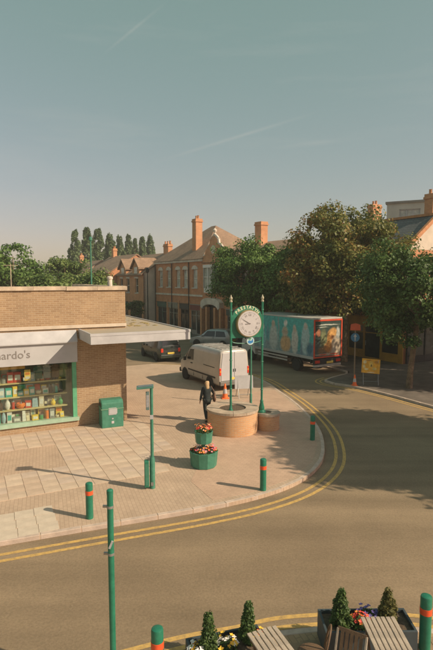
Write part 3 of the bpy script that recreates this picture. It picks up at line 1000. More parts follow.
def near_post():
    t = thing('sign_post', 'tall bare green sign post rising from the near kerb', 'post', (-1.49, 6.75, 0))
    mb = MB(); mb.tube([(0, 0, 0), (0, 0, 2.84)], 0.044, 16); mb.build('pole', M_GREEN, t, 40)
    mb = MB(); mb.lathe([(0.047, 2.82), (0.047, 2.875), (0.03, 2.89)], 16); mb.build('cap', M_GREEN, t, 40)
    for z in (2.62, 1.93):
        mb = MB(); mb.lathe([(0.049, z), (0.049, z + 0.035)], 16); mb.box((-0.075, 0.01, z + 0.018), (0.06, 0.03, 0.03)); mb.build('clamp', M_STEEL, t, 40)
    mb = MB(); mb.box((0.01, -0.043, 2.1), (0.03, 0.012, 0.12), ry=0.4); mb.build('sticker', M_WHITE, t)


near_post()


def lamp_post():
    t = thing('panel_post', 'slim green post with flat cantilevered top panel and low side box on the pavement', 'post', (-1.79, 13.53, 0), R(8))
    mb = MB(); mb.lathe([(0.075, 0), (0.075, 0.82), (0.055, 0.90)], 16); mb.build('base_sleeve', M_GREEN2, t, 40)
    mb = MB(); mb.tube([(0, 0, 0.88), (0, 0, 2.84)], 0.045, 14); mb.build('post', M_GREEN2, t, 40)
    mb = MB(); mb.box((-0.17, -0.03, 2.885), (0.46, 0.30, 0.055), ry=R(-4)); pa = mb.build('top_panel', mat('solar_frame', (0.07, 0.20, 0.16), 0.4, 0.1, 4), t, bevel=0.008)
    mb = MB(); mb.box((-0.17, -0.03, 2.917), (0.40, 0.25, 0.006), ry=R(-4)); mb.build('panel_surface', mat('solar_cell', (0.05, 0.09, 0.085), 0.15, 0.1, 4), pa)
    mb = MB(); mb.bx(-0.155, -0.06, -0.05, 0.05, 2.24, 2.74); db = mb.build('display_box', mat('display_box', (0.13, 0.20, 0.19), 0.4, 0.1, 5), t, bevel=0.008)
    mb = MB(); mb.bx(-0.145, -0.07, -0.056, -0.049, 2.32, 2.66); mb.build('display', mat('display_print', (0.33, 0.33, 0.34), 0.3, 0.2, 18), db)
    mb = MB(); mb.bx(-0.22, -0.09, -0.10, 0.10, 0.06, 0.80); bx = mb.build('side_box', M_GREEN, t, bevel=0.012)
    mb = MB(); mb.bx(-0.20, -0.11, -0.108, -0.1005, 0.12, 0.74); mb.build('door', M_GREEN2, bx)
    mb = MB(); mb.bx(-0.045, 0.045, -0.052, -0.045, 1.98, 2.10); mb.build('sticker', M_WHITE, t)
    mb = MB(); mb.bx(-0.04, 0.03, -0.085, -0.074, 0.10, 0.2); mb.build('lock_plate', M_STEEL, t)


lamp_post()


def bin_():
    t = thing('litter_bin', 'squat green metal bin with white stickers against the brick wall', 'bin', UV(-0.80, 0.52), SA - R(3))
    mb = MB(); mb.prism_x([(-0.30, 0), (0.30, 0), (0.30, 1.06), (0.2, 1.10), (-0.16, 1.10), (-0.30, 0.98)], -0.43, 0.43)
    b = mb.build('body', M_GREEN2, t, bevel=0.03)
    mb = MB(); mb.bx(-0.445, 0.445, -0.315, 0.305, 0.74, 0.775); mb.build('band', mat('bin_band', (0.14, 0.28, 0.18), 0.5), t)
    mb = MB(); mb.bx(-0.16, 0.15, -0.312, -0.301, 0.52, 0.80); mb.bx(-0.13, 0.18, -0.3195, -0.3125, 0.56, 0.76); mb.build('sticker', M_WHITE, t)
    mb = MB(); mb.bx(-0.05, 0.05, -0.31, -0.301, 0.17, 0.27); mb.bx(-0.03, 0.03, -0.31, -0.301, 0.34, 0.39); mb.build('sticker', M_WHITE, t)
    mb = MB(); mb.bx(-0.437, -0.43, -0.2, 0.2, 0.84, 0.98); mb.build('slot', M_DARK, t)
    mb = MB()
    for x in (-0.36, 0.36):
        for y in (-0.22, 0.22):
            mb.bx(x - .05, x + .05, y - .05, y + .05, -0.004, 0.0)
    mb.build('foot', M_DARK, t)


bin_()


def flowers(parent, n, r, z, seed, cols, spread_z=0.14):
    """leafy base with separate blossoms (joined: far too many to pick apart)"""
    rr = random.Random(seed)
    lf = MB()
    for i in range(n * 4):
        a = rr.uniform(0, 2 * PI); q = r * math.sqrt(rr.random()) * 1.05
        c = Vector((q * math.cos(a), q * math.sin(a), z + rr.uniform(-0.02, spread_z) * (1.1 - 0.6 * q / r)))
        d = Vector((rr.gauss(0, 1), rr.gauss(0, 1), rr.gauss(0.4, 0.6))).normalized() * rr.uniform(.04, .075)
        e = d.cross(Vector((rr.gauss(0, 1), rr.gauss(0, 1), 1))).normalized() * 0.024
        lf.add([c, c + d * .5 + e, c + d, c + d * .5 - e], [(0, 1, 2, 3)])
    o = lf.build('foliage', leaf_mat('flower_leaf', (0.03, 0.075, 0.02), (0.09, 0.17, 0.045)), parent)
    tag(o, kind='stuff')
    for (cn, c) in cols:
        fl = MB()
        for i in range(n // len(cols) + 1):
            a = rr.uniform(0, 2 * PI); q = r * math.sqrt(rr.random())
            p = Vector((q * math.cos(a), q * math.sin(a), z + spread_z * rr.uniform(.55, 1.15)))
            s = rr.uniform(.028, .05)
            nrm = Vector((math.cos(a) * .5, math.sin(a) * .5 - .3, 1)).normalized()
            x = nrm.orthogonal().normalized(); y = nrm.cross(x)
            ring = [p + (x * math.cos(t) + y * math.sin(t)) * (s if k % 2 else s * .6) + nrm * .012 for k, t in enumerate([2 * PI * k / 10 for k in range(10)])]
            fl.add([p] + ring, [(0, k + 1, (k + 1) % 10 + 1) for k in range(10)])
        f = fl.build('blossom', mat('petal_' + cn, c, 0.6, 0.12, 30), parent)
        tag(f, kind='stuff')
    return o


PET = [('orange', (0.85, 0.28, 0.06)), ('peach', (0.85, 0.45, 0.25)), ('red', (0.62, 0.06, 0.04))]
def tier_planter():
    t = thing('tiered_planter', 'two-tier green tub planter full of orange and pink flowers', 'planter', (-0.40, 15.23, 0))
    prof = [(0.36, 0), (0.40, 0.02), (0.445, 0.45), (0.455, 0.49), (0.43, 0.50), (0.41, 0.47), (0.40, 0.42)]
    mb = MB(); mb.lathe(prof, 10); lo = mb.build('lower_tub', M_GREEN2, t, 30)
    mb = MB(); mb.lathe([(0.405, 0.41), (0.02, 0.45)], 10, cap0=False); mb.build('soil', M_SOIL, lo)
    mb = MB(); mb.tube([(0, 0, 0.40), (0, 0, 0.75)], 0.05, 10); mb.build('stem', M_GREEN2, t, 40)
    mb = MB(); mb.lathe([(0.22, 0.74), (0.25, 0.755), (0.285, 1.08), (0.295, 1.11), (0.275, 1.115), (0.26, 1.05)], 10); up = mb.build('upper_tub', M_GREEN2, t, 30)
    mb = MB(); mb.lathe([(0.262, 1.045), (0.02, 1.07)], 10, cap0=False); mb.build('soil', M_SOIL, up)
    flowers(up, 60, 0.27, 1.07, 3, PET, 0.2)
    flowers(lo, 90, 0.40, 0.46, 4, [('pink', (0.7, 0.30, 0.32)), ('mauve', (0.45, 0.22, 0.33)), ('orange', (0.85, 0.28, 0.06)), ('red', (0.62, 0.06, 0.04))], 0.13)


tier_planter()


def round_planter(name, label, loc, rad, h, seg, soil_r, dome=False):
    t = thing(name, label, 'planter', loc)
    mb = MB(); mb.lathe([(rad, -0.03), (rad, h - 0.09)], 48, cap1=False); mb.build('brick_ring', M_PLBRICK, t, 40)
    for k in range(seg):
        a0 = 2 * PI * k / seg + 0.006; a1 = 2 * PI * (k + 1) / seg - 0.006
        mb = MB(); vs = []; fs = []; n = 5
        ri, ro = soil_r, rad + 0.035
        for i in range(n):
            a = a0 + (a1 - a0) * i / (n - 1)
            for (r_, z_) in ((ri, h - 0.09), (ro, h - 0.09), (ro, h), (ri, h)):
                vs.append((r_ * math.cos(a), r_ * math.sin(a), z_))
        for i in range(n - 1):
            for j in range(4):
                fs.append((i * 4 + j, i * 4 + (j + 1) % 4, i * 4 + 4 + (j + 1) % 4, i * 4 + 4 + j))
        fs += [(0, 1, 2, 3), (4 * n - 1, 4 * n - 2, 4 * n - 3, 4 * n - 4)]
        mb.add(vs, fs)
        mb.build('coping_stone', mat('planter_coping', (0.44, 0.35, 0.26), 0.85, 0.16, 3, 0.2), t)
    mb = MB(); mb.lathe([(rad - 0.02, h - 0.06), (soil_r * .5, h - 0.035), (0.02, h - 0.02)], 32, cap0=False, cap1=True); mb.build('soil', M_SOIL, t)
    return t


round_planter('brick_planter', 'large round brick planter ring with pale stone rim under the clock', (0.62, 18.97, 0), 0.97, 0.90, 12, 0.52)
round_planter('brick_planter', 'small lower round brick planter beside the large ring under the clock', (2.0, 19.2, 0), 0.46, 0.66, 8, 0.16)


def clock():
    A = Vector((0.54, 18.62, 0)); B = Vector((1.76, 19.15, 0))
    ang = math.atan2(B.y - A.y, B.x - A.x); W = (B - A).length
    t = thing('town_clock', 'green town clock with white dial between two posts over the round planters', 'clock', A, ang)
    def post(x, z0, flare):
        mb = MB(); mb.tube([(x, 0, z0), (x, 0, 5.0)], 0.042, 14)
        p = mb.build('post', M_GREEN, t, 40)
        mb = MB()
        if flare:
            mb.lathe([(0.16, z0), (0.16, z0 + 0.06), (0.10, z0 + 0.13), (0.115, z0 + 0.18), (0.06, z0 + 0.42), (0.07, z0 + 0.46), (0.045, z0 + 0.52)], 16, (x, 0, 0))
        else:
            mb.lathe([(0.09, z0), (0.09, z0 + 0.1), (0.06, z0 + 0.16), (0.045, z0 + 0.26)], 16, (x, 0, 0))
        mb.build('foot', M_GREEN, p, 40)
        for z in (z0 + 0.9, z0 + 2.0, 3.3, 4.65):
            mb = MB(); mb.lathe([(0.05, z), (0.06, z + 0.02), (0.05, z + 0.04)], 14, (x, 0, 0)); mb.build('collar', M_GREEN2, p, 40)
        mb = MB(); mb.lathe([(0.055, 4.98), (0.055, 5.03), (0.03, 5.05), (0.06, 5.10), (0.055, 5.15), (0.03, 5.18), (0.012, 5.25)], 14, (x, 0, 0)); mb.build('finial', M_GOLD, p, 40)
    post(0, 0.78, False); post(W, 0.64, True)
    cxm, cz, rd = W / 2 + 0.02, 4.17, 0.485
    # panel with arched top and a round opening hidden behind the drum
    pts = [(0.03, 3.62), (W - 0.03, 3.62), (W - 0.03, 4.48)]
    for i in range(13):
        a = PI * i / 12
        pts.append((cxm - 0.02 + 0.60 * math.cos(a), 4.48 + 0.36 * math.sin(a)))
    pts += [(0.03, 4.48)]
    mb = MB(); mb.prism_y(pts, -0.03, 0.03); mb.build('panel', M_GREEN, t, bevel=0.006)
    rim = MB()
    rim.lathe([(rd + 0.02, -0.19), (rd + 0.03, -0.15), (rd + 0.03, 0.15), (rd + 0.02, 0.19)], 40, (cxm, 0, cz), 'Y')
    dr = rim.build('drum', mat('drum_bronze', (0.30, 0.24, 0.12), 0.45, 0.2, 5, metal=0.3), t, 40)
    for s in (-1, 1):
        mb = MB(); mb.lathe([(rd - 0.005, 0.192 * s), (rd - 0.005, 0.2 * s)], 40, (cxm, 0, cz), 'Y')
        face = mb.build('dial', mat('dial_white', (0.52, 0.50, 0.50), 0.4, 0.05, 3), t)
        y = 0.203 * s
        mk = MB()
        for k in range(60):
            a = 2 * PI * k / 60
            r0, r1, w = (0.40, 0.43, 0.004) if k % 5 else (0.385, 0.43, 0.010)
            c = ((r0 + r1) / 2 * math.sin(a), (r0 + r1) / 2 * math.cos(a))
            mk.box((cxm + c[0], y, cz + c[1]), (w * 2, 0.004, r1 - r0), ry=a)
        mk.build('minute_track', mat('dial_grey', (0.24, 0.22, 0.21), 0.5), face)
        nums = ['XII', 'I', 'II', 'III', 'IIII', 'V', 'VI', 'VII', 'VIII', 'IX', 'X', 'XI']
        for k, nn in enumerate(nums):
            a = 2 * PI * k / 12 * (1 if s < 0 else -1)
            mt = Matrix.Translation((cxm + 0.325 * math.sin(a), y, cz + 0.325 * math.cos(a))) @ Matrix.Rotation(a if s < 0 else a, 4, 'Y')
            rot = mt @ (Matrix.Rotation(PI / 2, 4, 'X') if s < 0 else (Matrix.Rotation(PI, 4, 'Z') @ Matrix.Rotation(PI / 2, 4, 'X')))
            o = text_obj(nn, 0.11, mat('dial_grey', (0.24, 0.22, 0.21), 0.5), face, (0, 0, 0), (0, 0, 0), 'numeral', 0.002)
            o.matrix_basis = rot @ Matrix.Translation((0, -0.04, 0))
        for (hr, ln, w) in ((8 / 12 + 50 / 720, 0.21, 0.02), (50 / 60, 0.31, 0.014)):
            a = 2 * PI * hr * (1 if s < 0 else -1)
            mb = MB(); mb.box((cxm + (ln / 2 - .03) * math.sin(a), y + 0.008 * s, cz + (ln / 2 - .03) * math.cos(a)), (w * 1.6, 0.006, ln), ry=a)
            mb.build('hand', mat('dial_grey', (0.24, 0.22, 0.21), 0.5), face)
    # arched lettering above the dial
    word = 'PRESTATYN'
    ml = mat('letter_cream', (0.66, 0.66, 0.46), 0.5, 0.05, 8)
    for i, ch in enumerate(word):
        a = R(-47 + 94 * i / (len(word) - 1))
        rr_ = 0.555
        mt = Matrix.Translation((cxm - 0.02 + rr_ * math.sin(a), -0.034, cz - 0.0 + rr_ * math.cos(a))) @ Matrix.Rotation(a, 4, 'Y') @ Matrix.Rotation(PI / 2, 4, 'X')
        o = text_obj(ch, 0.17, ml, t, (0, 0, 0), (0, 0, 0), 'letter', 0.003, offset=0.004)
        o.matrix_basis = mt
    # bracket ornaments and small blue badge below
    mb = MB(); mb.tube([(0.04, 0, 3.5)] + [(W / 2 + (W / 2 - 0.04) * math.sin(a), 0, 3.5 - 0.10 * math.cos(a)) for a in [R(-70 + 14 * k) for k in range(11)]] + [(W - 0.04, 0, 3.5)], 0.018, 8)
    mb.build('curved_bar', M_GREEN, t, 40)
    mb = MB(); mb.lathe([(0.155, -0.02), (0.155, 0.02)], 28, (W / 2 + 0.12, -0.06, 3.50), 'Y'); bd = mb.build('badge', mat('badge_pale', (0.45, 0.62, 0.62), 0.35, 0.05), t, 40)
    mb = MB(); mb.add([(W / 2 + 0.12 + x, -0.083, 3.50 + z) for x, z in [(-.12, -.02), (-.05, .03), (.03, -.01), (.10, .09), (.115, -.06), (0, -.11), (-.09, -.09)]], [tuple(range(7))]); mb.build('wave_print', mat('badge_blue', (0.04, 0.20, 0.45), 0.35), bd)
    mb = MB(); mb.add([(W / 2 + 0.12 + x, -0.083, 3.50 + z) for x, z in [(-.10, .05), (-.03, .10), (.05, .09), (.0, .05)]], [tuple(range(4))]); mb.build('leaf_print', mat('badge_green', (0.05, 0.3, 0.12), 0.35), bd)


clock()

# plain post behind the clock, cone, board
t = thing('green_post', 'plain thin green post behind the round planter', 'post', (1.60, 22.9, 0))
mb = MB(); mb.tube([(0, 0, 0), (0, 0, 2.7)], 0.038, 12); mb.build('pole', M_GREEN2, t, 40)
mb = MB(); mb.lathe([(0.041, 2.69), (0.041, 2.73), (0.02, 2.75)], 12); mb.build('cap', M_GREEN2, t, 40)
mb = MB(); mb.lathe([(0.06, 0), (0.06, 0.5), (0.038, 0.56)], 12); mb.build('sleeve', M_GREEN2, t, 40)

def cone(loc, label, h=0.75):
    t = thing('traffic_cone', label, 'traffic cone', loc, R(12), 'traffic cones')
    k = h / 0.75
    mb = MB(); mb.box((0, 0, 0.02 * k), (0.38 * k, 0.38 * k, 0.04 * k)); mb.build('base', M_ORANGEC, t, bevel=0.01)
    mb = MB(); mb.lathe([(0.15 * k, 0.04 * k), (0.115 * k, 0.26 * k)], 18); mb.build('cone_body', M_ORANGEC, t, 40)
    mb = MB(); mb.lathe([(0.117 * k, 0.26 * k), (0.078 * k, 0.50 * k)], 18); mb.build('reflective_sleeve', M_WHITE, t, 40)
    mb = MB(); mb.lathe([(0.077 * k, 0.50 * k), (0.035 * k, 0.75 * k), (0.02 * k, 0.76 * k)], 18); mb.build('cone_tip', M_ORANGEC, t, 40)


cone((0.42, 24.2, 0), 'orange and white traffic cone standing behind the white van', 0.72)

t = thing('roadwork_board', 'blank white board on a thin metal frame behind the van', 'board', (1.35, 24.35, 0), R(10))
mb = MB(); mb.box((0, 0, 0.78), (0.92, 0.02, 0.66), rx=R(-8)); mb.build('board', M_WHITE, t)
for x in (-0.3, 0.3):
    mb = MB(); mb.tube([(x, -0.25, 0), (x, -0.05, 0.5), (x, 0.03, 0.95)], 0.016, 8); mb.build('leg', M_STEEL, t)
    mb = MB(); mb.tube([(x, 0.42, 0), (x, 0.04, 0.8)], 0.016, 8); mb.build('leg', M_STEEL, t)
mb = MB(); mb.tube([(-0.3, -0.17, 0.2), (0.3, -0.17, 0.2)], 0.012, 6); mb.build('crossbar', M_STEEL, t)


# ------------------------------------------------------------------ vehicles
def body_loft(secs):
    """secs: list of (x, [(y,z)...] half profile bottom centre to top centre)"""
    mb = MB(); vs = []; fs = []
    n = len(secs[0][1]); ring = 2 * n - 2
    for x, pr in secs:
        full = pr + [(-y, z) for y, z in pr[-2:0:-1]]
        dx = x if isinstance(x, (list, tuple)) else None
        for i, (y, z) in enumerate(full):
            vs.append((x, y, z))
    for i in range(len(secs) - 1):
        for k in range(ring):
            fs.append((i * ring + k, i * ring + (k + 1) % ring, (i + 1) * ring + (k + 1) % ring, (i + 1) * ring + k))
    fs.append(tuple(range(ring))); fs.append(tuple((len(secs) - 1) * ring + k for k in range(ring - 1, -1, -1)))
    mb.add(vs, fs)
    return mb


def interp(tab, x):
    for (x0, v0), (x1, v1) in zip(tab, tab[1:]):
        if x <= x1:
            t = 0 if x1 == x0 else max(0, (x - x0) / (x1 - x0))
            return v0 + (v1 - v0) * t
    return tab[-1][1]


def wheel(parent, x, y, r, w, side):
    mb = MB(); mb.lathe([(r * .62, -w / 2), (r * .95, -w / 2), (r, -w * .35), (r, w * .35), (r * .95, w / 2), (r * .62, w / 2)], 26, (0, 0, 0), 'Y')
    o = mb.build('wheel', M_RUB, parent, 35); o.location = (x, y, r)
    mb = MB(); mb.lathe([(r * .64, w * .42 * side), (r * .6, w * .46 * side), (r * .5, w * .30 * side), (r * .2, w * .36 * side), (r * .14, w * .46 * side), (0.01, w * .46 * side)], 20, (0, 0, 0), 'Y', cap0=False)
    mb.build('rim', M_RIM, o, 35)
    mb = MB(); mb.lathe([(r * .63, w * .2 * side), (.01, w * .2 * side)], 18, (0, 0, 0), 'Y', cap0=False, cap1=False); mb.build('brake', M_DARK, o)
    return o


class Car:
    """x forward, rear bumper at 0"""
    def __init__(s, name, label, cat, loc, rz, L, top, hw, zb, tum, belt, paint):
        s.t = thing(name, label, cat, loc, rz)
        s.top, s.hw, s.tum, s.belt, s.L = top, hw, tum, belt, L
        xs = sorted(set([a for a, _ in top] + [a for a, _ in hw] + [L * k / 16 for k in range(17)]))
        secs = []
        for x in xs:
            zt = interp(top, x); w = interp(hw, x); b0 = interp(zb, x)
            pr = [(0, b0), (w * .86, b0), (w * .97, b0 + .10)]
            for fz in (.3, .5, .68, .84, .93):
                z = b0 + (zt - b0) * fz
                pr.append((s.yy(x, z), z))
            yt = s.yy(x, zt)
            pr += [(yt * .93, zt - (zt - b0) * .022), (yt * .74, zt), (0, zt + .015)]
            secs.append((x, pr))
        s.body = body_loft(secs).build('body', paint, s.t, 38)

    def yy(s, x, z):
        w = interp(s.hw, x)
        return w * (1 - s.tum * max(0, z - s.belt))

    def side_patch(s, name, poly, m, off=.008, parent=None, both=True):
        for sg in ((1, -1) if both else (1,)):
            mb = MB()
            cxp = sum(p[0] for p in poly) / len(poly); czp = sum(p[1] for p in poly) / len(poly)
            out = [(x, sg * (s.yy(x, z) + off), z) for x, z in poly]
            inn = [(x, sg * (s.yy(x, z) - .02), z) for x, z in poly]
            n = len(poly)
            mb.add(out + inn, [tuple(range(n))] + [(i, (i + 1) % n, n + (i + 1) % n, n + i) for i in range(n)])
            mb.build(name, m, parent or s.t)

    def wheels(s, xs, r, w, y):
        for x in xs:
            for sg in (1, -1):
                mb = MB(); mb.lathe([(r * 1.16, 0), (r * 1.16, .012)], 26, (x, sg * (y + .10), r * 1.04), 'Y')
                k = len(mb.v)
                mb.v = [(a, sg * (interp(s.hw, x)) - sg * .0 + (b - sg * (y + .10)) * sg, c) for a, b, c in mb.v]
                mb.v = [v if v[2] > .02 else (v[0], v[1], .02) for v in mb.v]
                mb.build('wheel_arch', M_DARK, s.t)
                wheel(s.t, x, sg * (interp(s.hw, x) - w / 2 + .035), r, w, sg)


# white panel van, seen from behind
def van():
    c = Car('delivery_van', 'pale panel van with white rear doors parked beside the planter', 'van', (0.93, 26.0, 0.0), 0, 5.0,
            [(0, 2.05), (.03, 2.12), (.12, 2.17), (2.6, 2.18), (3.3, 2.12), (3.55, 1.98), (4.15, 1.36), (4.3, 1.26), (4.8, 1.08), (4.95, .95), (5.0, .72)],
            [(0, .90), (.05, .935), (.3, .955), (3.2, .955), (4.2, .92), (4.75, .84), (4.93, .74), (5.0, .62)],
            [(0, .34), (.1, .30), (4.8, .26), (5.0, .34)], .115, 1.05, M_VANP)
    t = c.t
    t.rotation_euler = (0, 0, PI / 2 + R(29.5))
    c.wheels((.95, 4.0), .325, .21, .93)
    c.side_patch('side_window', [(2.92, 1.28), (3.82, 1.26), (3.42, 1.86), (2.96, 1.9)], M_CGLASS)
    c.side_patch('quarter_window', [(3.88, 1.26), (4.1, 1.25), (3.66, 1.72), (3.52, 1.86)], M_CGLASS)
    c.side_patch('rubbing_strip', [(.35, .66), (3.55, .66), (3.55, .74), (.35, .74)], M_DARK, .012)
    c.side_patch('slide_rail', [(.45, 1.20), (1.7, 1.20), (1.7, 1.235), (.45, 1.235)], M_DARK, .010)
    for x in (1.78, 2.86, 3.86):
        c.side_patch('door_seam', [(x, .42), (x + .014, .42), (x + .014, 1.95 if x < 3.5 else 1.2), (x, 1.95 if x < 3.5 else 1.2)], M_DARK, .004)
    c.side_patch('door_handle', [(3.0, 1.08), (3.2, 1.08), (3.2, 1.13), (3.0, 1.13)], M_DARK, .03)
    # windscreen
    mb = MB(); mb.add([(3.60, -.74, 1.955), (3.60, .74, 1.955), (4.12, .82, 1.42), (4.12, -.82, 1.42)], [(0, 1, 2, 3)])
    mb.v = [(x + .015, y, z + .02) for x, y, z in mb.v]; mb.build('windscreen', M_CGLASS, t)
    # rear doors
    for sg in (1, -1):
        mb = MB(); mb.prism_x([(sg * .012, .56), (sg * .80, .56), (sg * .80, 1.3), (sg * .70, 2.02), (sg * .012, 2.04)], -.025, .02)
        d = mb.build('rear_door', mat('van_door_white', (0.47, 0.47, 0.48), 0.35, 0.05, 1.2, coat=.4), t, bevel=.01)
        mb = MB(); mb.bx(-.04, -.026, sg * .06 - .02, sg * .06 + .02, 1.0, 1.16); mb.build('handle', M_DARK, d)
        mb = MB(); mb.bx(-.035, .05, sg * .80 + (0 if sg > 0 else -.10), sg * .80 + (.10 if sg > 0 else 0), .86, 1.24); tl = mb.build('tail_light', M_TAIL, t, bevel=.01)
        mb = MB(); mb.bx(-.04, -.036, sg * .85 - .035, sg * .85 + .035, 1.02, 1.10); mb.build('indicator', M_AMBER, tl)
        mb = MB(); mb.bx(-.06, .1, sg * .985 - .01, sg * .985 + .01, 1.35, 1.36); 
        mb = MB(); mb.box((3.75, sg * 1.06, 1.28), (.10, .16, .22)); mb.build('mirror', M_DARK, t, bevel=.02)
        mb = MB(); mb.box((4.80, sg * .66, .82), (.2, .24, .2), rz=-sg * .5); mb.build('headlight', mat('head_lamp', (.6, .6, .58), .1), t)
    mb = MB(); mb.bx(-.12, .06, -.90, .90, .32, .54); mb.build('rear_bumper', mat('bumper_grey', (.16, .15, .135), .6), t, bevel=.03)
    mb = MB(); mb.bx(-.034, -.026, -.26, .26, .60, .72); mb.build('number_plate', M_PLATE, t)
    mb = MB(); mb.bx(4.9, 5.06, -.8, .8, .3, .56); mb.build('front_bumper', M_DARK, t, bevel=.04)
    for x in (.7, 1.5, 2.3):
        mb = MB(); mb.bx(x, x + .04, -.66, .66, 2.205, 2.235); mb.build('roof_bar', M_STEEL, t)
    mb = MB()
    for y in (-.55, -.28, 0, .28, .55):
        mb.bx(.25, 2.7, y - .05, y + .05, 2.17, 2.192)
    mb.build('roof_rib', M_VANP, t)


van()


def hatch(name, label, loc, rz, paint, L=4.2, H=1.5, estate=False):
    top = [(0, .95), (.04, 1.05), (.28, H * .94), (.5, H * .985), (1.3, H), (2.1, H * .975), (2.4, H * .93), (3.05, 1.0), (3.3, .95), (3.95, .78), (4.12, .66), (4.2, .5)]
    if estate:
        top = [(0, .98), (.04, 1.15), (.18, H * .95), (.35, H * .99), (1.3, H), (2.2, H * .985), (2.55, H * .93), (3.1, 1.08), (3.3, 1.04), (4.0, .95), (4.14, .85), (4.2, .6)]
    k = L / 4.2
    top = [(a * k, b) for a, b in top]
    c = Car(name, label, 'car', loc, rz, L, top, [(0, .70), (.08, .80), (.4, .86), (3.4 * k, .87), (3.9 * k, .78), (4.1 * k, .66), (4.2 * k, .5)],
            [(0, .36), (.25, .22), (3.9 * k, .2), (4.2 * k, .3)], .26, .9, paint)
    t = c.t
    c.wheels((.72 * k, 3.35 * k), .31, .2, .84)
    zt = H * .9
    c.side_patch('rear_side_window', [(.42 * k, .98), (1.45 * k, .96), (1.45 * k, zt), (.62 * k, zt - .02)], M_CGLASS)
    c.side_patch('front_side_window', [(1.53 * k, .96), (2.75 * k, .96), (2.3 * k, zt - .02), (1.53 * k, zt)], M_CGLASS)
    c.side_patch('door_seam', [(1.49 * k, .3), (1.503 * k, .3), (1.503 * k, .95), (1.49 * k, .95)], M_DARK, .004)
    c.side_patch('door_seam', [(2.62 * k, .3), (2.633 * k, .3), (2.633 * k, .95), (2.62 * k, .95)], M_DARK, .004)
    c.side_patch('door_handle', [(1.6 * k, .86), (1.76 * k, .86), (1.76 * k, .90), (1.6 * k, .90)], M_DARK, .02)
    x0, z0, x1, z1 = 2.46 * k, H * .915, 3.0 * k, 1.03 if not estate else 1.1
    mb = MB(); mb.add([(x0, -.58, z0), (x0, .58, z0), (x1, .74, z1), (x1, -.74, z1)], [(0, 1, 2, 3)]); mb.v = [(x + .02, y, z + .02) for x, y, z in mb.v]; mb.build('windscreen', M_CGLASS, t)
    mb = MB(); mb.add([(.045, -.68, 1.0), (.045, .68, 1.0), (.25 if not estate else .17, .58, H * .9), (.25 if not estate else .17, -.58, H * .9)], [(0, 1, 2, 3)]); mb.v = [(x - .03, y, z + .01) for x, y, z in mb.v]; mb.build('rear_window', M_CGLASS, t)
    for sg in (1, -1):
        mb = MB(); mb.bx(-.02, .1, sg * .66 - .09, sg * .66 + .09, .72, 1.0); tl = mb.build('tail_light', M_TAIL, t, bevel=.02)
        mb = MB(); mb.box((4.0 * k, sg * .58, .68), (.24, .3, .16), rz=-sg * .45); mb.build('headlight', mat('head_lamp', (.6, .6, .58), .1), t)
        mb = MB(); mb.box((2.78 * k, sg * .98, 1.0), (.1, .14, .12)); mb.build('mirror', paint, t, bevel=.02)
    mb = MB(); mb.bx(-.07, .1, -.78, .78, .30, .56); mb.build('rear_bumper', paint, t, bevel=.04)
    mb = MB(); mb.bx(-.08, -.068, -.26, .26, .60, .72); mb.bx(-.068, .03, -.24, .24, .61, .71); mb.build('number_plate', M_PLATE, t)
    mb = MB(); mb.bx(4.05 * k, 4.24 * k, -.62, .62, .26, .5); mb.build('front_bumper', paint, t, bevel=.04)
    return c


hatch('parked_car', 'dark green estate car with yellow rear plate beyond the white canopy', (-3.3, 35.75, ROAD), PI / 2 + R(27), M_DKGR, 4.6, 1.72, True)
sc_ = hatch('parked_car', 'silver grey hatchback facing left behind the pale van', (1.55, 43.4, ROAD), PI / 2 + R(63), M_SILV, 4.1, 1.62)


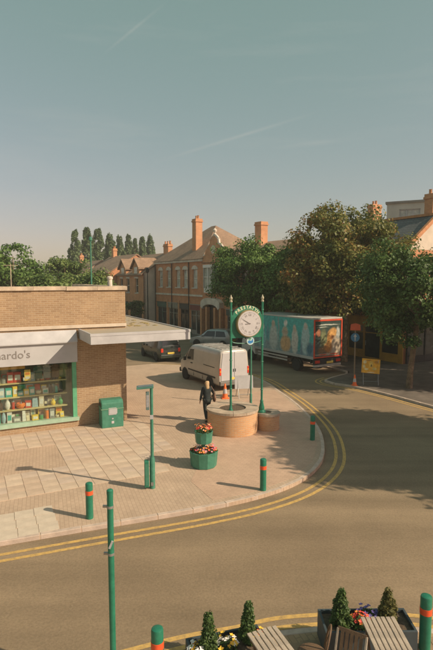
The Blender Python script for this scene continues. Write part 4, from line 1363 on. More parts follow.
def lorry():
    p = Vector((6.93, 30.92)) * 1.012
    t = thing('box_lorry', 'box lorry with teal printed side and red framed picture on its rear', 'lorry', (p.x, p.y, ROAD), PI / 2 + R(31))
    Lb, hw, z0, z1 = 6.3, 1.19, 1.02, 3.52
    PW, PB, PT = (.66, .66, .60), (.52, .34, .17), (.03, .28, .28)
    mside = print_mat('lorry_side_print', (0.045, 0.38, 0.36), [
        (3.2, 1.1, 9, .75, (.20, .30, .31), .35), (.9, 1.5, 1.3, .5, (.13, .24, .30), .5),
        (.75, 2.15, .36, .95, (.34, .50, .50), .2), (.75, 3.0, .17, .24, (.46, .44, .38), .25), (1.35, 1.9, .15, .6, PT, .5),
        (1.8, 1.95, .36, .85, (.50, .52, .46), .2), (1.8, 2.8, .17, .23, (.46, .41, .33), .4),
        (2.75, 1.7, .52, .55, PB, .25), (2.8, 2.5, .3, .35, (.42, .36, .26), .35), (2.75, 3.05, .18, .2, PW, .5),
        (3.5, 2.3, .08, 1.6, (.20, .32, .31), .5),
        (4.05, 2.0, .45, .9, (.40, .47, .44), .25), (4.1, 2.95, .19, .25, (.44, .38, .3), .25), (4.7, 2.3, .16, .5, (.10, .30, .34), .5),
        (5.3, 1.8, .4, .7, (.22, .46, .47), .25), (5.3, 2.6, .17, .22, PW, .35), (5.9, 2.6, .2, .6, PT, .35), (.35, 1.6, .3, .35, (.03, .15, .22), .4)], 'XZ', .16)
    mb = MB(); mb.bx(0, Lb, -hw, hw, z0, z1); box = mb.build('box_body', mside, t, bevel=.02)
    mb = MB(); mb.bx(-.015, Lb + .01, -hw - .012, hw + .012, z1 - .07, z1 + .025); mb.build('roof', mat('lorry_roof', (.42, .41, .37), .6, .1, 1), box, bevel=.02)
    for sg in (1, -1):
        mb = MB(); mb.bx(0, Lb, sg * (hw + .008) - .012, sg * (hw + .008) + .012, z0 - .05, z0 + .12); mb.build('side_rail', mat('lorry_rail', (.36, .38, .36), .5, .1, 1), box)
    # rear: printed shutter in a red frame
    fr = mat('lorry_red', (.62, .075, .03), .45, .08, 4)
    for (a, b, c, d) in ((-hw, hw, z1 - .17, z1 - .075), (-hw, hw, z0 + .02, z0 + .11), (-hw, -hw + .09, z0 + .11, z1 - .17), (hw - .09, hw, z0 + .11, z1 - .17)):
        mb = MB(); mb.bx(-.05, -.001, a, b, c, d); mb.build('rear_frame', fr, box)
    rear_m = print_mat('lorry_rear_print', (.028, .055, .048), [
        (.75, 1.55, .45, .5, (.05, .085, .085), .4), (.38, 2.2, .27, .6, (.15, .17, .08), .45), (.82, 2.62, .17, .22, (.36, .14, .07), .45), (.55, 1.5, .3, .2, (.22, .13, .06), .5),
        (-.62, 1.75, .5, .62, (.52, .43, .32), .3), (-.35, 1.5, .3, .2, (.50, .44, .36), .4),
        (-.02, 1.65, .34, .32, (.48, .21, .05), .4), (-.12, 2.15, .2, .5, (.55, .27, .07), .4), (-.42, 2.6, .36, .26, (.60, .32, .10), .4), (-.3, 2.3, .2, .15, (.28, .12, .04), .5),
        (-.85, 2.55, .14, .38, (.46, .48, .44), .4), (0, 1.24, 1.0, .07, (.48, .42, .33), .4), (.42, 1.24, .34, .05, (.58, .10, .05), .4), (-.5, 1.24, .42, .045, (.56, .11, .05), .4),
        (.05, 3.1, .85, .04, (.46, .48, .42), .5), (.5, 2.96, .4, .03, (.38, .42, .36), .5)], 'YZ', .07, wscale=2.5)
    mb = MB(); mb.bx(-.02, -.002, -hw + .09, hw - .09, z0 + .11, z1 - .17); pn = mb.build('rear_shutter', rear_m, box)
    # chassis, lights, bumper
    mb = MB(); mb.bx(.1, Lb + 1.6, -.42, -.32, .62, .97); mb.bx(.1, Lb + 1.6, .32, .42, .62, .97); mb.bx(.3, .42, -1.1, 1.1, .7, .97); mb.build('chassis', M_DARK, t)
    mb = MB(); mb.bx(-.06, .1, -1.12, 1.12, .48, .62); mb.build('rear_bumper', mat('bar_pale', (.42, .40, .36), .5, .1, 2), t, bevel=.01)
    mb = MB(); mb.bx(-.03, .1, -1.14, 1.14, .64, .98); lb = mb.build('light_panel', M_DARK, t)
    for sg in (1, -1):
        mb = MB(); mb.bx(-.06, -.031, sg * .88 - .2, sg * .88 + .2, .72, .90); l = mb.build('tail_light', M_TAIL, lb, bevel=.01)
    mb = MB(); mb.bx(-.045, -.031, -.45, .1, .66, .80); mb.build('number_plate', M_PLATE, lb)
    for x in (1.75, 6.9):
        for sg in (1, -1):
            wheel(t, x, sg * .95, .42, .30, sg)
    for sg in (1, -1):
        mb = MB()
        prof = [(.56 * math.cos(a), .42 + .54 * math.sin(a)) for a in [R(15 + 15 * k) for k in range(11)]]
        prof += [(.50 * math.cos(a), .42 + .48 * math.sin(a)) for a in [R(165 - 15 * k) for k in range(11)]]
        mb.prism_y([(1.75 + x, z) for x, z in prof], sg * 1.12 - .16 * (sg > 0) - 0, sg * 1.12 + .16 * (sg < 0)); mb.build('mudguard', M_DARK, t)
        for z in (.55, .75):
            mb = MB(); mb.bx(2.6, 5.9, sg * 1.12 - .015, sg * 1.12 + .015, z, z + .1); mb.build('side_guard', mat('bar_pale', (.42, .40, .36), .5, .1, 2), t)
    # cab
    secs = []
    for x, zt, w in ((6.42, 2.5, 1.05), (6.6, 2.62, 1.08), (7.3, 2.6, 1.08), (7.75, 2.35, 1.06), (8.1, 1.55, 1.06), (8.22, 1.25, 1.0), (8.25, .6, .95)):
        secs.append((x, [(0, .5), (w * .95, .5), (w, .6), (w, .6 + (zt - .6) * .45), (w * .98, .6 + (zt - .6) * .8), (w * .88, zt - .03), (w * .7, zt), (0, zt)]))
    cab = body_loft(secs).build('cab', mat('cab_white', (.6, .6, .57), .35, .05, 1, coat=.4), t, 38)
    for sg in (1, -1):
        mb = MB(); mb.add([(6.75, sg * 1.075, 1.5), (7.7, sg * 1.068, 1.5), (7.55, sg * 1.04, 2.2), (6.8, sg * 1.05, 2.25)], [(0, 1, 2, 3)]); mb.build('side_window', M_CGLASS, cab)
        mb = MB(); mb.box((7.85, sg * 1.25, 1.9), (.08, .22, .42)); mb.build('mirror', M_DARK, cab, bevel=.02)
    mb = MB(); mb.add([(7.80, -.9, 2.30), (7.80, .9, 2.30), (8.13, .95, 1.58), (8.13, -.95, 1.58)], [(0, 1, 2, 3)]); mb.v = [(x + .03, y, z + .01) for x, y, z in mb.v]; mb.build('windscreen', M_CGLASS, cab)


lorry()


# ------------------------------------------------------------------ person
def skin_mesh(name, verts, edges, radii, m, parent, sub=2, root=0, bridge=None):
    me = bpy.data.meshes.new(name)
    me.from_pydata(verts, edges, [])
    o = bpy.data.objects.new(name, me)
    COL.objects.link(o)
    md = o.modifiers.new('skin', 'SKIN'); md.use_smooth_shade = True
    for i, v in enumerate(me.skin_vertices[0].data):
        r = radii[i]
        v.radius = r if isinstance(r, (tuple, list)) else (r, r)
        v.use_root = (i == root)
    sb = o.modifiers.new('sub', 'SUBSURF'); sb.levels = sub; sb.render_levels = sub
    bpy.context.view_layer.update()
    ev = bpy.data.meshes.new_from_object(o.evaluated_get(bpy.context.evaluated_depsgraph_get()))
    bpy.data.objects.remove(o)
    ev.materials.clear(); ev.materials.append(m)
    ev.polygons.foreach_set('use_smooth', [True] * len(ev.polygons))
    ob = bpy.data.objects.new(name, ev)
    COL.objects.link(ob); ob.parent = parent
    return ob


def person():
    # local frame: faces +y, x to the person's right
    t = thing('person', 'person in a dark jacket with fair hair walking past the round planter', 'person', (-0.39, 20.15, 0), R(18))
    V = {}; E = []; Rr = {}
    def j(n, p, r, par=None):
        V[n] = p; Rr[n] = r
        if par: E.append((par, n))
    j('pelvis', (0, 0, .93), (.15, .11))
    j('waist', (0, .01, 1.08), (.13, .10), 'pelvis'); j('chest', (0, .015, 1.26), (.15, .105), 'waist'); j('upper', (0, .01, 1.38), (.13, .085), 'chest')
    j('neck', (0, .02, 1.46), .055, 'upper'); j('jaw', (0, .045, 1.53), (.062, .07), 'neck'); j('mid', (0, .035, 1.60), (.075, .09), 'jaw'); j('crown', (0, .025, 1.67), (.062, .075), 'mid')
    j('nose', (0, .125, 1.585), .014, 'mid')
    for sg, nm in ((1, 'r'), (-1, 'l')):
        j('sh' + nm, (sg * .17, .0, 1.38), .058, 'upper')
        if nm == 'l':
            el, wr = (-.245, -.03, 1.12), (-.275, .04, .88)
        else:
            el, wr = (.30, -.07, 1.14), (.27, .12, 1.02)
        j('el' + nm, el, .043, 'sh' + nm); j('wr' + nm, wr, .028, 'el' + nm)
        d = (Vector(wr) - Vector(el)).normalized()
        pm = Vector(wr) + d * .07
        j('pm' + nm, tuple(pm), (.034, .02), 'wr' + nm)
        side = Vector((0, 1, 0)) if nm == 'l' else Vector((0, .3, -1)).normalized()
        for q, (off, ln) in enumerate(((-.026, .06), (-.009, .072), (.009, .068), (.025, .05))):
            b = pm + side * off + d * .035
            j('f%s%da' % (nm, q), tuple(b), .0095, 'pm' + nm)
            j('f%s%db' % (nm, q), tuple(b + d * ln * .5 + Vector((sg * -.008, 0, 0))), .0088, 'f%s%da' % (nm, q))
            j('f%s%dc' % (nm, q), tuple(b + d * ln * .9 + Vector((sg * -.026, 0, 0))), .0075, 'f%s%db' % (nm, q))
        tb = Vector(wr) + d * .03 + side * .035
        j('t%sa' % nm, tuple(tb), .011, 'wr' + nm); j('t%sb' % nm, tuple(tb + d * .045 + side * .018), .009, 't%sa' % nm)
        fx = sg * .09
        kn, an = ((fx, .16, .50), (fx, .10, .09)) if nm == 'r' else ((fx, -.02, .50), (fx, -.24, .13))
        j('hip' + nm, (fx, 0, .90), (.085, .09), 'pelvis'); j('kn' + nm, kn, .056, 'hip' + nm); j('an' + nm, an, .038, 'kn' + nm)
        toe = (fx, an[1] + .17, .035) if nm == 'r' else (fx, an[1] + .15, .03)
        j('to' + nm, toe, (.036, .025), 'an' + nm)
    names = list(V); idx = {n: i for i, n in enumerate(names)}
    skin_mesh('body', [V[n] for n in names], [(idx[a], idx[b]) for a, b in E], [Rr[n] for n in names], M_SKIN, t, 1)
    cloth = mat('dark_jacket', (.018, .026, .026), .85, .3, 14, .2)
    # jacket
    ch = [('waist0', (0, -.01, .74), (.205, .165)), ('w1', (0, .01, 1.05), (.165, .13)), ('w2', (0, .015, 1.24), (.18, .13)), ('w3', (0, .01, 1.38), (.155, .105)), ('w4', (0, .02, 1.45), (.075, .075))]
    vs = [c[1] for c in ch]; rs = [c[2] for c in ch]; es = [(i, i + 1) for i in range(4)]
    for nm in 'rl':
        a = len(vs)
        vs += [V['sh' + nm], V['el' + nm], tuple(Vector(V['wr' + nm]) * .93 + Vector(V['el' + nm]) * .07)]; rs += [.08, .062, .046]; es += [(3, a), (a, a + 1), (a + 1, a + 2)]
    skin_mesh('jacket', vs, es, rs, cloth, t, 2)
    tr = mat('dark_trousers', (.028, .038, .034), .85, .25, 14)
    vs = [(0, 0, .95)]; rs = [(.16, .12)]; es = []
    for nm in 'rl':
        a = len(vs); an = Vector(V['an' + nm]); kn = Vector(V['kn' + nm])
        vs += [V['hip' + nm], V['kn' + nm], tuple(an + (kn - an) * .05)]; rs += [(.105, .11), .072, .058]; es += [(0, a), (a, a + 1), (a + 1, a + 2)]
    skin_mesh('trousers', vs, es, rs, tr, t, 2)
    for nm in 'rl':
        an = Vector(V['an' + nm]); to = Vector(V['to' + nm])
        skin_mesh('shoe', [tuple(an + Vector((0, -.045, -.045))), tuple(an * .5 + to * .5 + Vector((0, 0, -.012))), tuple(to + Vector((0, .035, 0)))], [(0, 1), (1, 2)], [(.045, .05), (.048, .042), (.042, .03)], M_DARK, t, 2, 1)
    hm = mat('fair_hair', (.50, .34, .18), .6, .25, 30, .3)
    skin_mesh('hair', [(0, .005, 1.695), (0, -.04, 1.63), (0, -.055, 1.53), (.01, -.085, 1.36), (.06, .0, 1.60), (-.06, .0, 1.60)], [(0, 1), (1, 2), (2, 3), (1, 4), (1, 5)], [(.075, .085), (.088, .075), (.085, .055), (.07, .035), (.04, .055), (.04, .055)], hm, t, 2, 1)
    for sg in (1, -1):
        mb = MB(); mb.sphere((sg * .03, .115, 1.612), .011, 8, 6); mb.build('eye', mat('eye', (.05, .04, .03), .2), t, 60)
        mb = MB(); mb.sphere((sg * .078, .03, 1.59), .024, 8, 6, (.4, .8, 1.2)); mb.build('ear', M_SKIN, t, 60)
    mb = MB(); mb.sphere((0, .112, 1.545), .022, 8, 5, (1, .4, .3)); mb.build('mouth', mat('lips', (.4, .14, .11), .5), t, 60)
    # shoulder bag
    b = thing('shoulder_bag', 'brown shoulder bag carried on the right side of the walking person', 'bag', (-0.39, 20.15, 0), R(18))
    mb = MB(); mb.sphere((.29, -.06, .98), .17, 14, 10, (.42, .95, 1.0)); mb.build('pouch', mat('bag_leather', (.17, .085, .05), .5, .2, 8), b, 60)
    mb = MB(); mb.tube([(.29, -.15, 1.08), (.25, -.12, 1.3), (.17, -.02, 1.475), (.20, .08, 1.42), (.29, .04, 1.08)], .014, 8); mb.build('strap', mat('bag_leather', (.17, .085, .05), .5, .2, 8), b, 60)


person()

# ------------------------------------------------------------------ right-hand pavement things
def blue_sign():
    t = thing('road_sign', 'round blue arrow sign under a red sign on a thin pole at the right kerb', 'sign', (7.72, 27.65, 0), R(-20))
    mb = MB(); mb.tube([(0, 0, 0), (0, 0, 3.3)], .038, 12); mb.build('pole', mat('pole_brown', (.20, .15, .10), .6, .15, 5), t, 40)
    mb = MB(); mb.lathe([(.24, -.055), (.24, -.04)], 28, (0, 0, 2.62), 'Y'); d = mb.build('blue_disc', mat('sign_blue', (.025, .15, .30), .45, .05, 4), t, 40)
    mb = MB(); mb.prism_y([(-.03, 2.44), (.03, 2.44), (.03, 2.66), (.1, 2.66), (0, 2.82), (-.1, 2.66), (-.03, 2.66)], -.062, -.0555); a = mb.build('arrow', M_WHITE, d)
    mb = MB(); mb.prism_y([(-.28, 3.02), (.28, 3.02), (.26, 3.34), (0, 3.42), (-.26, 3.34)], -.055, -.04); mb.build('red_plate', mat('sign_red', (.55, .09, .03), .45, .08, 5), t)


blue_sign()
cone((7.62, 27.2, 0), 'orange and white traffic cone at the foot of the blue sign pole', 0.60)


def yellow_board():
    t = thing('event_board', 'yellow poster board on a low metal stand beside the blue sign', 'board', (8.60, 27.55, 0), R(-12))
    mb = MB(); mb.box((0, 0, 1.02), (.98, .025, .80), rx=R(-14), ry=R(4)); b = mb.build('board', print_mat('board_print', (.80, .40, .015), [(-.32, 1.24, .09, .08, (.78, .66, .36), .4), (-.36, 1.0, .07, .10, (.76, .62, .30), .4), (-.24, .86, .10, .05, (.78, .66, .34), .4), (.02, 1.12, .10, .15, (.82, .56, .10), .4), (.02, 1.05, .03, .07, (.16, .08, .01), .5), (.2, .88, .12, .07, (.80, .60, .18), .4), (.0, .68, .18, .02, (.7, .64, .5), .4), (.3, 1.22, .10, .09, (.50, .22, .01), .5), (-.1, 1.33, .12, .04, (.45, .2, .02), .5)], 'XZ', .05, wscale=6), t)
    for x in (-.4, .4):
        mb = MB(); mb.tube([(x, -.28, 0), (x, -.05, .62), (x, .08, 1.35)], .016, 8); mb.build('leg', M_STEEL, t)
        mb = MB(); mb.tube([(x, .45, 0), (x, .05, 1.1)], .016, 8); mb.build('leg', M_STEEL, t)
    mb = MB(); mb.tube([(-.4, -.22, .2), (.4, -.22, .2)], .012, 6); mb.build('crossbar', M_STEEL, t)


yellow_board()


# ------------------------------------------------------------------ trees
def leaf_cloud(name, cl, per, cr, size, m, parent, seed, flat=.75, droop=0.2, outward=1.0):
    """cl: clump centres (n,3); per leaves each"""
    rg = np.random.default_rng(seed)
    cl = np.asarray(cl, float); n = len(cl)
    cc = np.repeat(cl, per, 0); N = n * per
    crr = np.repeat(np.asarray(cr if hasattr(cr, '__len__') else [cr] * n, float), per)
    d = rg.normal(size=(N, 3)); d /= np.linalg.norm(d, axis=1)[:, None]
    rad = crr * rg.random(N) ** .45
    pos = cc + d * rad[:, None] * np.array([1, 1, flat])
    nrm = d * outward + np.array([0, 0, .5]) + rg.normal(size=(N, 3)) * .55
    nrm /= np.linalg.norm(nrm, axis=1)[:, None]
    t = rg.normal(size=(N, 3)); t[:, 2] -= droop
    t -= nrm * np.sum(t * nrm, 1)[:, None]; t /= np.linalg.norm(t, axis=1)[:, None]
    b = np.cross(nrm, t)
    s = size * rg.uniform(.65, 1.3, N)[:, None]
    v = np.empty((N, 4, 3))
    v[:, 0] = pos - t * s * .5
    v[:, 1] = pos + b * s * .33 + nrm * s * .08
    v[:, 2] = pos + t * s * .55
    v[:, 3] = pos - b * s * .33 + nrm * s * .08
    me = bpy.data.meshes.new(name)
    me.vertices.add(N * 4); me.vertices.foreach_set('co', v.reshape(-1).astype(np.float32))
    me.loops.add(N * 4); me.loops.foreach_set('vertex_index', np.arange(N * 4, dtype=np.int32))
    me.polygons.add(N)
    me.polygons.foreach_set('loop_start', np.arange(0, N * 4, 4, dtype=np.int32))
    me.update(calc_edges=True)
    me.materials.append(m)
    o = bpy.data.objects.new(name, me); COL.objects.link(o); o.parent = parent
    return o


def tree(label, loc, crown, radii, m, seed, nclump=90, per=130, leaf=.2, cr=.75, trunk_r=.16, lean=(0, 0), name='street_tree', group='street trees', inner=.45):
    rr = random.Random(seed)
    t = thing(name, label, 'tree', loc, 0, group)
    C = Vector(crown); rx, ry, rz = radii
    cl, crs = [], []
    for i in range(nclump):
        while True:
            d = Vector((rr.gauss(0, 1), rr.gauss(0, 1), rr.gauss(0, 1))).normalized()
            if d.z > -.85:
                break
        q = inner + (1 - inner) * rr.random() ** .55
        lump = .90 + .36 * noise.noise(d * 2.0 + Vector((seed * 3.1, 0, 0)))
        if rr.random() < .06: lump *= 1.12
        p = C + Vector((d.x * rx, d.y * ry, d.z * rz)) * q * lump
        cl.append(tuple(p)); crs.append(cr * rr.uniform(.6, 1.25))
    leaf_cloud('crown', cl, per, crs, leaf, m, t, seed)
    mb = MB()
    h0 = C.z - rz * .55
    tk = [(0, 0, -.1), (lean[0] * .2, lean[1] * .2, h0 * .3), (lean[0] * .5 + .05, lean[1] * .5, h0 * .7), (C.x * .5 + lean[0] * .5, C.y * .5 + lean[1] * .5, h0), (C.x, C.y, C.z), (C.x, C.y, C.z + rz * .6)]
    mb.tube(tk, [trunk_r * 1.25, trunk_r, trunk_r * .9, trunk_r * .85, trunk_r * .5, trunk_r * .15], 10)
    for i in range(0, nclump, max(1, nclump // 26)):
        e = Vector(cl[i]); k = rr.uniform(.0, .75)
        a = Vector(tk[3]).lerp(Vector(tk[5]), k * .8)
        mid = a.lerp(e, .5) + Vector((rr.uniform(-.2, .2), rr.uniform(-.2, .2), rr.uniform(-.1, .35)))
        w = trunk_r * (.42 - .25 * k)
        mb.tube([a, mid, e], [w, w * .6, w * .2], 6)
    mb.build('trunk', M_BARK, t, 60)
    return t


LF_GREEN = leaf_mat('leaf_fresh_green', (.030, .090, .020), (.16, .265, .062))
LF_OLIVE = leaf_mat('leaf_olive', (.042, .078, .016), (.22, .225, .058), (.33, .165, .045), .71, .42)
LF_DARK = leaf_mat('leaf_dark_green', (.022, .066, .016), (.115, .19, .046))
LF_POP = leaf_mat('leaf_poplar', (.07, .125, .06), (.17, .24, .10))
LF_HEDGE = leaf_mat('leaf_hedge', (.045, .105, .024), (.19, .26, .07))
LF_CONI = leaf_mat('leaf_conifer', (.030, .075, .022), (.11, .175, .045))
LF_CONY = leaf_mat('leaf_yellow_conifer', (.07, .085, .022), (.21, .19, .06))

tree('leafy fresh green street tree standing left of the lorry in front of the brick terrace', RS(24.3, 34.6), (-.3, 0, 6.1), (3.6, 3.3, 3.4), LF_GREEN, 3, 130, 190, .21, .85)
tree('largest street tree, olive and brown tinged, rising behind the lorry', RS(26.0, 25.6), (-.1, 0, 6.6), (4.8, 4.2, 4.55), LF_OLIVE, 5, 250, 190, .21, .9, .22)
tree('dark green street tree with pale lit trunk on the right pavement', (10.35, 26.5, 0), (.45, .3, 4.95), (3.3, 3.0, 3.25), LF_DARK, 8, 150, 210, .17, .75, .15, (.3, .1))
tree('dark mid-green street tree filling the gap between the fresh green and the olive tree', RS(25.9, 30.4), (-.1, 0, 5.7), (3.2, 3.0, 3.3), LF_GREEN, 6, 110, 180, .21, .85)
# trees outside the frame on the right whose shade lies on the road
tree('street tree beyond the right edge whose shadow crosses the road', (14.6, 14.5, 0), (0, 0, 5.5), (4.2, 4.6, 2.9), LF_DARK, 12, 340, 190, .24, .95, .2)
tree('street tree beyond the right edge shading the right pavement', (17.9, 26.2, 0), (0, 0, 5.8), (3.3, 3.1, 3.6), LF_DARK, 14, 150, 180, .24, .9, .2)
tree('rear street tree beyond the right edge near the gabled house', (19.6, 32.2, 0), (0, 0, 5.2), (3.6, 3.4, 3.6), LF_GREEN, 15, 170, 180, .22, .8, .2)

# trees behind the shop roof
for k, (x, y, z, rx, rz_, m, sd, lb) in enumerate([(-25.5, 52, 6.2, 4.2, 3.4, LF_GREEN, 31, 'broad green tree at the far left above the shop roof'),
                                                  (-20.2, 50, 6.0, 3.4, 3.6, LF_GREEN, 32, 'taller round green tree above the shop roof beside the aerial'),
                                                  (-17.5, 58, 5.6, 3.2, 2.9, LF_HEDGE, 33, 'smaller yellow-green tree above the shop roof left of the poplars'),
                                                  (-15.5, 46, 4.6, 2.4, 2.0, LF_HEDGE, 34, 'low yellow-green bush tree showing just over the middle of the shop roof'),
                                                  (-12.3, 50, 4.7, 2.2, 1.9, LF_HEDGE, 35, 'low bush tree over the shop roof beside the small vent')]):
    tree(lb, (x, y, 0), (0, 0, z), (rx, rx * .9, rz_), m, sd, 60, 110, .3, .95, .2, name='garden_tree', group='trees behind the shop')


def poplar(loc, h, w, seed, label):
    rr = random.Random(seed)
    t = thing('poplar_tree', label, 'tree', loc, 0, 'row of poplars on the skyline')
    cl, crs = [], []
    for i in range(190):
        z = h * (.03 + .93 * rr.random())
        f = (z / h)
        rad = w * (min(1, f * 3.2) * (1 - f ** 3.2) ** .7) * math.sqrt(rr.random())
        a = rr.uniform(0, 2 * PI)
        cl.append((rad * math.cos(a), rad * math.sin(a), z)); crs.append(w * .36 * rr.uniform(.6, 1.15) * (1.05 - .6 * f))
    leaf_cloud('crown', cl, 70, crs, .45, LF_POP, t, seed, flat=2.8)
    mb = MB(); mb.tube([(0, 0, -.2), (0, 0, h * .5), (0, 0, h * .95)], [.3, .18, .04], 8); mb.build('trunk', M_BARK, t, 60)


ordp = ['first', 'second', 'third', 'fourth', 'fifth', 'sixth', 'seventh', 'eighth', 'ninth']
for k, (px, py, w) in enumerate([(76.5, 230, 1.75), (88.5, 227.5, 1.45), (99.5, 228.5, 1.55), (111, 233.5, 1.45), (120.5, 235, 1.2), (129.5, 234.5, 1.1), (136, 238, .85), (143, 235.5, 1.05), (151, 235, 1.25)]):
    Y = 108 + 3 * (k % 3) + k * 1.5
    X = (px - 216.5) / 500 * Y
    H = 5.8 + (280 - py) / 500 * Y
    poplar((X, Y, 0), H, min(w, 1.5) * 1.05 * Y / 100, 50 + k, '%s poplar from the left in the skyline row of slim poplars' % ordp[k])

# hedge line far behind the roof
rr = random.Random(77)
cl = [(-34 + 30 * rr.random(), 72 + 6 * rr.random(), 1.0 + 5.6 * rr.random() ** .8) for _ in range(170)]
hd = leaf_cloud('far_greenery', cl, 60, 1.3, .42, LF_HEDGE, None, 78)
tag(hd, 'mass of yellow-green greenery behind the shop roof', 'greenery', kind='stuff')

# street lamp column and aerial and vent showing above the roof
t = thing('lamp_column', 'thin green lamp column rising behind the shop roof', 'lamp post', (-8.1, 32.5, 0))
mb = MB(); mb.tube([(0, 0, 0), (0, 0, 8.3)], [.07, .04], 10); mb.build('pole', M_GREEN2, t, 40)
mb = MB(); mb.lathe([(.06, 8.28), (.11, 8.36), (.11, 8.5), (.03, 8.58)], 10); mb.build('lamp_head', M_GREEN2, t)
t = thing('aerial', 'small television aerial on the shop roof at the far left', 'aerial', UV(-4.05, -3.2, 5.12), SA)
mb = MB(); mb.tube([(0, 0, 0), (0, 0, 1.35)], .018, 6); mb.build('mast', M_COPE, t)
mb = MB(); mb.tube([(-.3, 0, 1.3), (.3, 0, 1.3)], .01, 6); mb.build('boom', M_COPE, t)
for x in (-.26, -.1, .06, .22):
    mb = MB(); mb.tube([(x, -.2, 1.3), (x, .2, 1.3)], .008, 5); mb.build('element', M_COPE, t)
t = thing('roof_vent', 'small pale vent pipe on the shop roof near its right corner', 'vent', UV(-.42, -.75, 5.12), SA)
mb = MB(); mb.lathe([(.10, 0), (.10, .72)], 12); mb.build('pipe', M_STONE, t, 40)
mb = MB(); mb.lathe([(.125, .72), (.125, .80), (.05, .84)], 12); mb.build('cowl', M_STONE, t, 40)


# ------------------------------------------------------------------ brick terrace up the high street
def wall_openings(mb, L, H, ops, y0=0.0, th=.3):
    xs = sorted(set([0, L] + [a for o in ops for a in o[:2]])); zs = sorted(set([0, H] + [a for o in ops for a in o[2:4]]))
    def inside(x, z): return any(o[0] < x < o[1] and o[2] < z < o[3] for o in ops)
    grid = {}
    for i in range(len(xs) - 1):
        for j in range(len(zs) - 1):
            grid[i, j] = not inside((xs[i] + xs[i + 1]) / 2, (zs[j] + zs[j + 1]) / 2)
    for (i, j), s in grid.items():
        if not s:
            continue
        a, b, c, d = xs[i], xs[i + 1], zs[j], zs[j + 1]
        mb.add([(a, y0, c), (b, y0, c), (b, y0, d), (a, y0, d)], [(0, 1, 2, 3)])
        for (di, dj, q) in ((1, 0, [(b, c), (b, d)]), (-1, 0, [(a, c), (a, d)]), (0, 1, [(a, d), (b, d)]), (0, -1, [(a, c), (b, c)])):
            if not grid.get((i + di, j + dj), False):
                (x1, z1), (x2, z2) = q
                mb.add([(x1, y0, z1), (x2, y0, z2), (x2, y0 + th, z2), (x1, y0 + th, z1)], [(0, 1, 2, 3)])


M_WWHITE = mat('window_white', (.74, .71, .66), .55, .05, 2)


def window(t, x0, x1, z0, z1, y=.14, frame=M_WWHITE, glass=M_WINDARK, sill=True, head=None, bars=1, arched=False, proud=.06):
    mb = MB(); f = .07
    mb.bx(x0, x0 + f, y, y + .06, z0, z1); mb.bx(x1 - f, x1, y, y + .06, z0, z1)
    mb.bx(x0 + f, x1 - f, y, y + .06, z0, z0 + f); mb.bx(x0 + f, x1 - f, y, y + .06, z1 - f, z1)
    zm = (z0 + z1) / 2
    if bars:
        mb.bx(x0 + f, x1 - f, y - .01, y + .05, zm - .03, zm + .03)
    w = mb.build('window', frame, t)
    mb = MB(); mb.bx(x0 + f, x1 - f, y + .025, y + .045, z0 + f, z1 - f); mb.build('pane', glass, w)
    if sill:
        mb = MB(); mb.bx(x0 - .1, x1 + .1, -.08, y, z0 - .12, z0); mb.build('sill', M_STONE, w)
    if head:
        mb = MB()
        if arched:
            cx_ = (x0 + x1) / 2; wv = (x1 - x0) / 2
            pts = [(cx_ - wv - .14, z1 - .02)] + [(cx_ + (wv + .14) * math.cos(a), z1 - .02 + (.42) * math.sin(a)) for a in [PI - PI * k / 10 for k in range(1, 10)]] + [(cx_ + wv + .14, z1 - .02)]
            mb.prism_y(pts, -proud, -.002)
        else:
            mb.bx(x0 - .12, x1 + .12, -proud, -.002, z1, z1 + .22)
        mb.build('lintel', head, w)
    return w


def chimney(t, x, y, z0, z1, w=.8, d=.6, m=M_ORANGE, pots=2):
    mb = MB(); mb.bx(x - w / 2, x + w / 2, y - d / 2, y + d / 2, z0, z1 - .35); c = mb.build('chimney', m, t)
    mb = MB(); mb.bx(x - w / 2 - .07, x + w / 2 + .07, y - d / 2 - .07, y + d / 2 + .07, z1 - .35, z1 - .2); mb.bx(x - w / 2 - .02, x + w / 2 + .02, y - d / 2 - .02, y + d / 2 + .02, z1 - .2, z1); mb.build('chimney_cap', m, c)
    for k in range(pots):
        mb = MB(); xx = x + (k - (pots - 1) / 2) * w * .5
        mb.lathe([(.12, z1), (.10, z1 + .32), (.13, z1 + .36), (.1, z1 + .36)], 10, (xx, y, 0)); mb.build('chimney_pot', M_ORANGE, c, 40)


def rs_thing(name, label, r, s):
    """facade faces the street (-r); local x runs towards the camera (-s), local y away from the street"""
    return thing(name, label, 'building', RS(r, s), R(31 - 90))


def shopfront(t, x0, x1, z1, fascia_m, frame_m, nbay=2, z0=.45, fy=0.0, door=True, stall=None):
    """timber shop front inside a ground floor opening"""
    mb = MB(); mb.bx(x0 - .1, x1 + .1, fy - .12, fy + .1, z1, z1 + .55); sf = mb.build('shop_fascia', fascia_m, t)
    mb = MB(); mb.bx(x0 - .12, x1 + .12, fy - .2, fy + .1, z1 + .55, z1 + .63); mb.build('cornice', frame_m, sf)
    n = nbay; w = (x1 - x0) / n
    for i in range(n):
        a, b = x0 + i * w, x0 + (i + 1) * w
        isd = door and i == n // 2
        zz = .1 if isd else z0
        mb = MB(); mb.bx(a, a + .09, fy, fy + .12, 0, z1); mb.bx(b - .09, b, fy, fy + .12, 0, z1); mb.bx(a + .09, b - .09, fy, fy + .12, z1 - .1, z1)
        mb.bx(a + .09, b - .09, fy, fy + .12, 0, zz)
        mb.bx(a + .09, b - .09, fy + .02, fy + .10, z1 - .62, z1 - .55)
        f = mb.build('shop_door' if isd else 'shop_window', frame_m, t)
        mb = MB(); mb.bx(a + .09, b - .09, fy + .05, fy + .07, zz, z1 - .1); mb.build('pane', M_WINDARK, f)
        if isd:
            mb = MB(); mb.tube([(a + .22, fy - .04, .95), (a + .22, fy - .04, 1.3)], .02, 6); mb.build('handle', M_STEEL, f)


